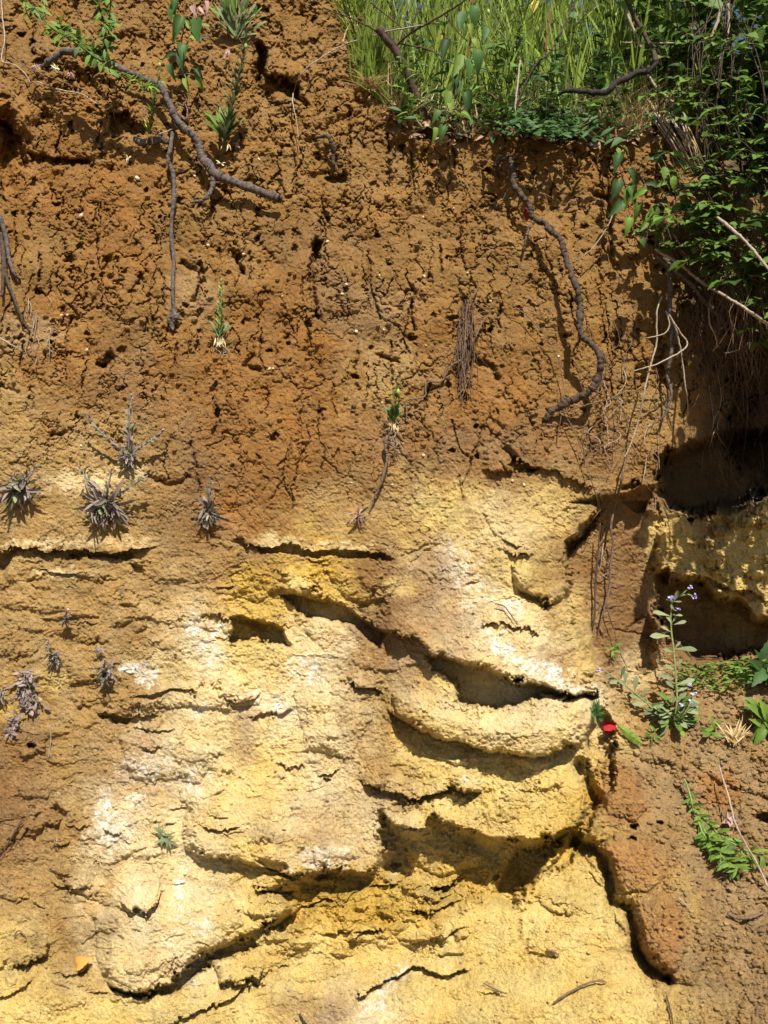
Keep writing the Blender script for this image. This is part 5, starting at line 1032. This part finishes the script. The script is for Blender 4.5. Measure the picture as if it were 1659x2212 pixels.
spike('slim green weed with yellow pod growing beside the vine foot', (322, 290), (346, 150), 46, 22, 'leaf', 8, 'yleaf', (345, 140, 6), .05, .07, 3, rpx=30, shape=needle, width=4.2)
spike('yellow green spike weed on the clay left of the middle', (474, 730), (478, 600), 80, 17, 'pod', 22, 'sage', None, .02, .035, 18, rpx=34, shape=needle, width=4.2)
spike('small green weed with a lime pod in the middle of the wall', (849, 912), (858, 828), 60, 20, 'leaf', 24, 'sage', (860, 846, 7), .02, .035, 26, rpx=34, shape=needle, width=4.2)
# bushy weed at the top centre: a fan of narrow leaves
t = thing('bushy_weed', 'bushy green weed with narrow upright leaves at the top centre left', 'weed', at(511, 84, surf_out(511, 84) - .02)); b = np.array(t.location)
for k in range(130):
    a = random.gauss(0, .55); d = np.array([math.sin(a), -ru(.1, .6), math.cos(a)]); p = b + d * px(ru(0, 70)); leaf(t, L_(needle, 'sage' if k % 3 else 'leaf', fold=.3, droop=.2), p, d + np.array([random.gauss(0, .25), 0, 0]), px(ru(18, 40)), (0, -.9, .3), ru(-.6, .6), width=4.2)
mb = MB()
for k in range(9):
    a = (k - 4) * .2; tube(mb, spline([b, b + np.array([math.sin(a), -.25, math.cos(a)]) * px(90)], 6), px(1.3), 5)
obj('stem', mb, M['gstem'], t)
# grass tuft left of the bare branch
t = thing('grass_tuft', 'fresh grass tuft growing on the rim left of the bare branch', 'grass tuft', at(800, 185, surf_out(800, 185))); mb = MB(); 
for k in range(150):
    u = random.gauss(802, 17); blade(mb, u, 185 + ru(-12, 10), ru(50, 150), ru(1.5, 3), random.gauss(0, .08), random.random(), ru(0, .15), ru(.1, .35))
obj('blades', mb, M['lime'], t)['kind'] = 'stuff'
mb = MB()
for k in range(50): blade(mb, random.gauss(800, 20), 192 + ru(-8, 10), ru(15, 45), ru(1.5, 3.5), random.gauss(0, .8), random.random(), ru(.2, .9), ru(.3, .8))
obj('dead_blades', mb, M['straw'], t)['kind'] = 'stuff'
# ------------------------------------------------------------------ withered grey weeds on the middle and lower wall
def withered(label, base, tips, nl, size, name='withered_weed', cat='weed', droop=1.0, mk='grey', group=None, off=.015):
    Y = surf_out(*base) - off; b = at(base[0], base[1], Y); t = thing(name, label, cat, b, group)
    for (tu, tv) in tips:
        e = at(tu, tv, min(Y, surf_out(tu, tv)) - .035); P = spline([b, (b + e) / 2 + np.array([0, -.012, -.003]), e], 14); mb = MB(); tube(mb, P, [px(2.6), px(1.6)], 6); obj('stem', mb, M['grey'], t)
        ax = (e - b) / np.linalg.norm(e - b); n = int(np.linalg.norm(e - b) / px(4.2))
        for k in range(n):
            f = (k + 1) / n; i = int(f * 13); a = k * 2.4; s = np.array([math.cos(a), -abs(math.sin(a)), math.sin(a) * .5])
            leaf(t, L_(spoon, 'sage' if f > .3 and k % 2 else mk, fold=.4, droop=.2), P[i], ax * 1.1 + s * .8, px(ru(10, 18)) * (1.25 - .4 * f), (0, -.8, .6), ru(-.8, .8), width=1.5)
        for k in range(7):
            leaf(t, L_(ovate, 'mauve', fold=.3, droop=.2), e, rdir((0, -.5, .2), .6), px(6), name='dried_flower')
    for k in range(int(nl * 1.8)):
        a = ru(0, 6.28); s = np.array([math.cos(a) * ru(.2, .8), -ru(.1, 1.0), math.sin(a) * .6 - droop * ru(0, 1.2)])
        leaf(t, L_(strap, mk if k % 5 else 'sage', fold=random.choice((.6, 1.2)), droop=random.choice((.15, .6, 1.1)), wave=.03), b + np.array([ru(-1, 1), ru(-.4, 0), ru(-1, .8)]) * px(size * .35), s, px(size) * random.choice((.4, .55, .7, .9, 1.0)), (ru(-1, 1), -.6, ru(-.5, .8)), ru(-1.6, 1.6), width=ru(.8, 1.3))
    return t
withered('grey withered weed with three leafy stalks fanning out on the left of the wall', (278, 985), [(186, 900), (284, 856), (354, 930)], 34, 26)
withered('largest grey withered weed with drooping leaves hanging below the three stalked one', (230, 1085), [(172, 1008), (242, 1016), (312, 1032)], 64, 44)
withered('grey withered rosette weed at the left edge of the wall', (44, 1044), [(78, 1008)], 52, 42)
withered('small grey withered weed with one green tip in the lower left middle', (450, 1104), [(456, 1042)], 34, 32)
withered('tiny mauve withered rosette at the end of the brown root', (775, 1112), [], 24, 20, mk='mauve')
withered('small grey withered rosette above the leaning clump at the lower left', (119, 1414), [(104, 1388)], 30, 22)
withered('small grey withered rosette left of the white salt patch', (228, 1447), [(228, 1426)], 34, 26)
withered('tiny withered bud hanging from a thin root above the rosette', (214, 1398), [], 14, 14)
withered('tiny dark withered sprout high on the lower left wall', (144, 1336), [(146, 1318)], 14, 16)
withered('tiny grey withered sprout beside the second shelf at the left', (264, 1272), [], 10, 12)
withered('grey withered scrap at the far left edge beside the dense clump', (4, 1495), [], 20, 20)
withered('tiny purple withered leaf on the lower left wall near the crack', (118, 1812), [], 9, 10, mk='mauve')
for lab, u0, v0, u1, v1, wd, n in [('dense grey mat of withered leaves clinging to the lower left wall', 58, 1448, 62, 1532, 22, 130), ('narrow grey trail of withered leaves under the dense mat', 36, 1540, 18, 1592, 9, 50)]:
    t = thing('withered_clump', lab, 'withered weed', at(u0, v0, surfY(u0, v0)))
    for k in range(n):
        f = random.random(); u = u0 + (u1 - u0) * f + random.gauss(0, wd * .5 * (.6 + .6 * f)); v = v0 + (v1 - v0) * f; p = at(u, v, surf_out(u, v) - ru(.004, .02))
        leaf(t, L_(spoon, 'grey', fold=.5, droop=.55), p, (ru(-1, 1), -ru(.2, .7), ru(-1, .5)), px(ru(9, 18)), (ru(-.5, .5), -.8, .5), ru(-1, 1), width=1.6)
tuft('tiny green rosette growing on the pale cream lower slope', 354, 1808, 18, 26, 'sage', 'seedling', 'seedling', .01, 1, lance, up=.1, width=1.1)
single_leaf('small orange dead leaf lying on the lower left ledge', broad, 'rust', 166, 2086, surf_out(172, 2080) - .012, (.6, -.4, .6), 32, up=(0, -.8, .6), name='dead_leaf', fold=.6, droop=.6, width=1.2)
# ------------------------------------------------------------------ tall blue flowered plant and its neighbours on the ground
fm = L_(ovate, 'blue', fold=.2, droop=.1)
def flower_head(t, p, n=9, r=7):
    for k in range(n):
        leaf(t, fm, np.array(p) + np.array([ru(-1, 1), -ru(0, 1), ru(-1, 1)]) * px(r * .7), rdir((0, -.6, .2), .7), px(r), name='flower', width=1.3)
Yp = surf_out(1455, 1562); b = at(1455, 1562, Yp)
t = thing('forget_me_not', 'tall blue flowered hairy weed standing in front of the lower cave', 'flower', b)
mains = [[(1455, 1562, Yp), (1462, 1520, Yp - .01), (1461, 1478, Yp - .01), (1455, 1403, Yp), (1449, 1352, Yp + .01), (1452, 1302, Yp + .01), (1468, 1287, Yp), (1490, 1270, Yp - .01)],
         [(1452, 1556, Yp), (1417, 1536, Yp), (1385, 1508, Yp), (1354, 1483, Yp), (1325, 1462, Yp + .01), (1302, 1447, Yp + .01)],
         [(1455, 1560, Yp), (1480, 1530, Yp - .04), (1498, 1500, Yp - .05)], [(1455, 1560, Yp), (1475, 1545, Yp - .06), (1496, 1515, Yp - .08)], [(1452, 1302, Yp + .01), (1448, 1292, Yp), (1446, 1288, Yp)], [(1468, 1287, Yp), (1485, 1284, Yp), (1496, 1288, Yp - .01)]]
for m_ in mains: mb = MB(); tube(mb, free(m_, 22, .0003), [px(3), px(2), px(1.3)], 6); obj('stem', mb, M['gstem'], t)
for (bu, bv, tu, tv) in [(1447, 1331, 1414, 1319), (1456, 1349, 1482, 1341), (1446, 1374, 1407, 1372), (1457, 1402, 1506, 1400), (1450, 1366, 1430, 1352), (1452, 1345, 1462, 1330), (1458, 1400, 1470, 1386), (1453, 1328, 1474, 1328), (1455, 1300, 1466, 1277), (1452, 1300, 1440, 1294),
                         (1455, 1300, 1472, 1298), (1458, 1410, 1434, 1401), (1452, 1350, 1440, 1326), (1458, 1320, 1448, 1305), (1460, 1470, 1425, 1455), (1462, 1480, 1500, 1465), (1460, 1440, 1474, 1424), (1459, 1450, 1440, 1436), (1461, 1490, 1440, 1470), (1462, 1495, 1486, 1480),
                         (1325, 1462, 1308, 1462), (1354, 1483, 1336, 1468), (1350, 1480, 1352, 1452), (1385, 1508, 1398, 1486), (1370, 1495, 1375, 1462), (1400, 1520, 1370, 1520), (1390, 1512, 1362, 1500), (1340, 1470, 1318, 1474), (1340, 1466, 1350, 1440), (1420, 1535, 1390, 1540)]:
    p = at(bu, bv, Yp); e = at(tu, tv, Yp - ru(.0, .02)); leaf(t, L_(spoon, 'sage', fold=.3, droop=.15), p, e - p, np.linalg.norm(e - p), (0, -.8, .6), ru(-.3, .3), width=1.25)
for k in range(90):
    a = k * 2.4; s = np.array([math.cos(a), -ru(.1, .9), ru(-.25, 1.1)]); p = b + np.array([math.cos(a) * px(12), 0, ru(0, px(45))]); leaf(t, L_(spoon, 'sage' if k % 3 else 'leaf', fold=.3, droop=.3), p, s, px(ru(26, 46)), (0, -.7, .8), ru(-.4, .4), width=1.25)
for (u, v) in [(1491, 1268), (1498, 1289), (1448, 1290), (1464, 1316), (1296, 1448), (1498, 1498), (1494, 1514), (1470, 1524), (1488, 1478)]: flower_head(t, at(u, v, Yp - .01 - (.05 if v > 1470 and u > 1400 else 0)), 8 if v < 1460 else 5, 5.6)
# low creeping greens
def creep(label, u0, u1, v0, v1, n, mk, size, name='ground_cover', cat='ground cover', h=.03):
    mb = MB(); b0 = None
    for k in range(n):
        u, v = ru(u0, u1), ru(v0, v1); a = ru(0, 6.28); p = at(u, v, surf_out(u, v) - ru(0, h)); add_leaf(mb, lv, lf, p, (math.cos(a), -abs(math.sin(a)) * .5, ru(0, .8)), px(ru(*size)), (ru(-.3, .3), -.5, .8), ru(-.5, .5), random.random(), 1.2)
    tag(obj(name, mb, M[mk]), label, cat, kind='stuff')
creep('light green creeping weed between the tall flower and the cave foot', 1466, 1600, 1432, 1492, 260, 'leaf', (8, 18))
creep('dark green creeping weed along the cave foot at the right edge', 1570, 1680, 1425, 1470, 90, 'leaf', (14, 26))
tuft('broad toothed green leaves of a weed at the right edge under the cave', 1648, 1452, 12, 62, 'dleaf', 'weed', 'weed', .02, 1, broad, up=.2, width=.75)
tuft('bright green toothed weed at the right edge beside the loose soil', 1654, 1560, 16, 48, 'leaf', 'weed', 'weed', .02, 1, broad, up=.1, width=.6)
tuft('small green toothed weed below a dark clod at the right edge', 1634, 1530, 12, 30, 'leaf', 'weed', 'weed', .02, 1, broad, up=.4, width=.6)
tuft('small rusty green seedling right of the tall flower', 1533, 1578, 12, 30, 'leaf', 'seedling', 'seedling', .01, .8, spoon, up=.7, width=1.4)
tuft('small feathery seedling left of the rusty one', 1410, 1590, 12, 22, 'leaf', 'seedling', 'seedling', .01, 1, lance, up=.5)
tuft('dark green low weed left of the red petal', 1284, 1540, 30, 24, 'dleaf', 'weed', 'weed', .0, .8, lance, up=.5)
tuft('tiny whorled sprig standing at the wall above the flower plant', 1326, 1402, 14, 18, 'leaf', 'seedling', 'seedling', .03, 1, lance, up=.2)
tuft('dry straw tuft on the ground at the right', 1586, 1604, 26, 46, 'straw', 'dry_tuft', 'dry grass tuft', .01, .6, needle, up=1.2, width=1.2)
tuft('reddish seedling on the loose soil near the trailing weed', 1574, 1768, 8, 18, 'mauve', 'seedling', 'seedling', .01, .8, ovate, up=.4)
# red poppy petal with its feathery leaf
Y = surf_out(1315, 1571) - .035; b = at(1315, 1571, Y); pp = thing('poppy_petal', 'fallen red poppy petal lying on the soil at the foot of the cliff', 'petal', b)
mb = MB(); n = 9; vv = []; 
for i in range(n):
    for j in range(6):
        a = (i / (n - 1) - .5) * 2; r = j / 5; vv.append(b + np.array([a * px(17) * (.45 + .55 * r), -px(15) * (a * a) * r + px(8) * math.sin(r * 3) + px(2.2) * math.sin(a * 9) * r, (r - .5) * px(24) * (1 - .25 * a * a)]) + np.array([0, ru(-1, 1), 0]) * px(.8))
mb.add(vv, [(i * 6 + j, (i + 1) * 6 + j, (i + 1) * 6 + j + 1, i * 6 + j + 1) for i in range(n - 1) for j in range(5)]); obj('petal', mb, M['red'], pp)
mb = MB(); p0 = b + np.array([-px(14), -px(4), px(5)]); vv = []
for i in range(8):
    for j in range(3): vv.append(b + np.array([(i / 7 - .5) * px(28), -px(10) - px(4) * j, px(9) - j * px(4) - abs(i / 7 - .5) * px(8)]))
mb.add(vv, [(i * 3 + j, (i + 1) * 3 + j, (i + 1) * 3 + j + 1, i * 3 + j + 1) for i in range(7) for j in range(2)]); obj('folded_rim', mb, M['red'], pp)
p0 = at(1334, 1566, surf_out(1334, 1566) - .015); p1 = at(1386, 1608, surf_out(1386, 1608) - .012)
t = thing('feathery_leaf', 'pale green feathery poppy leaf beside the red petal', 'leaf', p0); mb = MB(); tube(mb, spline([p0, (p0 + p1) / 2 - [0, .01, 0], p1], 8), px(1.6), 5); obj('midrib', mb, M['lime'], t)
for k in range(26):
    f = (k // 2 + .5) / 13; p = p0 + (p1 - p0) * f - np.array([0, .012 * math.sin(f * 3.1), 0]); sgn = 1 if k % 2 else -1; d = (p1 - p0) / np.linalg.norm(p1 - p0) * .8 + np.array([.6, 0, .75]) * sgn
    leaf(t, L_(lance, 'lime'), p, d, px(13 * math.sin(.5 + f * 2.4)), (0, -1, .3), 0, name='leaflet', width=2.4)
for lab, u, v, s in [('small red poppy flower in the grass by the black branch', 1210, 212, 8), ('red poppy flower in the dark gap at the cliff edge', 1256, 272, 10)]:
    Y = surf_out(u, v) - .10; t = thing('poppy_flower', lab, 'flower', at(u, v, Y))
    for k in range(5): a = k * 1.256; leaf(t, L_(heart, 'red'), at(u, v, Y), (math.cos(a), -.5, math.sin(a)), px(s), (0, -1, .3), name='petal')
    mb = MB(); q = at(u, v, Y); tube(mb, spline([q, q + [0, .02, -px(30)]], 5), px(1), 5); obj('stem', mb, M['gstem'], t)
# trailing weed at lower right
pts = [(1478, 1682), (1490, 1715), (1498, 1745), (1518, 1800), (1536, 1818), (1560, 1838), (1604, 1862)]
P3 = [(a, b_, surf_out(a, b_) - .025) for a, b_ in pts]; pth2 = [(a, b_, surf_out(a, b_) - .03) for a, b_ in [(1500, 1750), (1540, 1790), (1580, 1820), (1620, 1840), (1655, 1850)]]; pth3 = [(a, b_, surf_out(a, b_) - .03) for a, b_ in [(1520, 1790), (1560, 1850), (1600, 1880)]]
twig_plant('green trailing weed with narrow leaves lying on the soil at the lower right', [P3, pth2, pth3], 150, 'leaf', (18, 34), 'trailing_weed', 'weed', 'gstem', lance, 1.0, 2.2)
for lab, pts, r, mk in [('long thin pale stalk arching over the trailing weed', [(1553, 1654, .04), (1572, 1716, .06), (1589, 1780, .06), (1612, 1825, .05), (1634, 1862, .04), (1659, 1916, .02), (1675, 1940, .01)], 2, 'pale'),
                        ('dry curved stick lying on the soil at the right edge', [(1572, 1973, .008), (1592, 1982, .010), (1620, 1982, .010), (1652, 1970, .008)], 3.4, 'root'),
                        ('thin dry stalk arching on the sandy slope at the bottom', [(1196, 2166, .004), (1230, 2144, .008), (1265, 2126, .010), (1290, 2119, .008), (1310, 2121, .004)], 1.8, 'root'),
                        ('short dry stalk lying near the bottom of the sandy slope', [(1045, 2124, .004), (1080, 2142, .006), (1095, 2146, .003)], 1.4, 'root'),
                        ('thin dark stem at the bottom edge of the sandy slope', [(1440, 2152, .004), (1450, 2190, .006), (1455, 2225, .004)], 1.6, 'dbark'),
                        ('short dry straw on the soil beside the rust coloured lump', [(1466, 1940, .004), (1490, 1962, .006)], 1.4, 'pale'),
                        ('thin twig scrap on the rim of the yellow hollow', [(1180, 2050, .006), (1196, 2056, .008), (1208, 2064, .003)], 2, 'root'),
                        ('short dark stem at the bottom left of centre', [(648, 2190, .004), (655, 2203, .006), (668, 2220, .004)], 1.8, 'dbark'),
                        ('thin curled twig on the lower left slope', [(30, 2022, .003), (40, 2010, .008), (56, 2024, .003)], 1.6, 'root'),
                        ('pair of thin grey rootlets spread on the white salt patch', [(1070, 1304, .01), (1090, 1310, .012), (1105, 1330, .010), (1118, 1350, .004)], 1.4, 'bark'),
                        ('thin dark root at the left edge of the lower wall', [(48, 1770, .004), (30, 1800, .006), (8, 1840, .006), (-6, 1860, .003)], 1.6, 'dbark'),
                        ('pale hair root beside the withered mat', [(108, 1566, .006), (110, 1600, .006), (104, 1640, .002)], 1.1, 'pale')]:
    woody('dry_stalk' if 'root' not in lab else 'rootlet', lab, 'stalk' if 'root' not in lab else 'rootlet', [('x', mk, [(pts, [r, r, r * .7], 0, .0004)])])
for k in range(34):
    u, v = (ru(60, 110), ru(640, 780)) if k < 12 else (ru(462, 490), ru(733, 760)) if k < 22 else (ru(830, 865), ru(920, 960)); mb = MB(); Ln = ru(15, 60) if k < 12 else ru(8, 22)
    tube(mb, upath([(u, v, .004), (u + ru(-8, 8), v + Ln * .5, .008), (u + ru(-8, 8), v + Ln, .002)], 0, 8, .0004), px(.9), 4, cap=False)
    tag(obj('pale_rootlet', mb, M['pale']), 'fine pale rootlet on the left half of the clay wall', 'rootlet', 'fine pale rootlets on the clay')
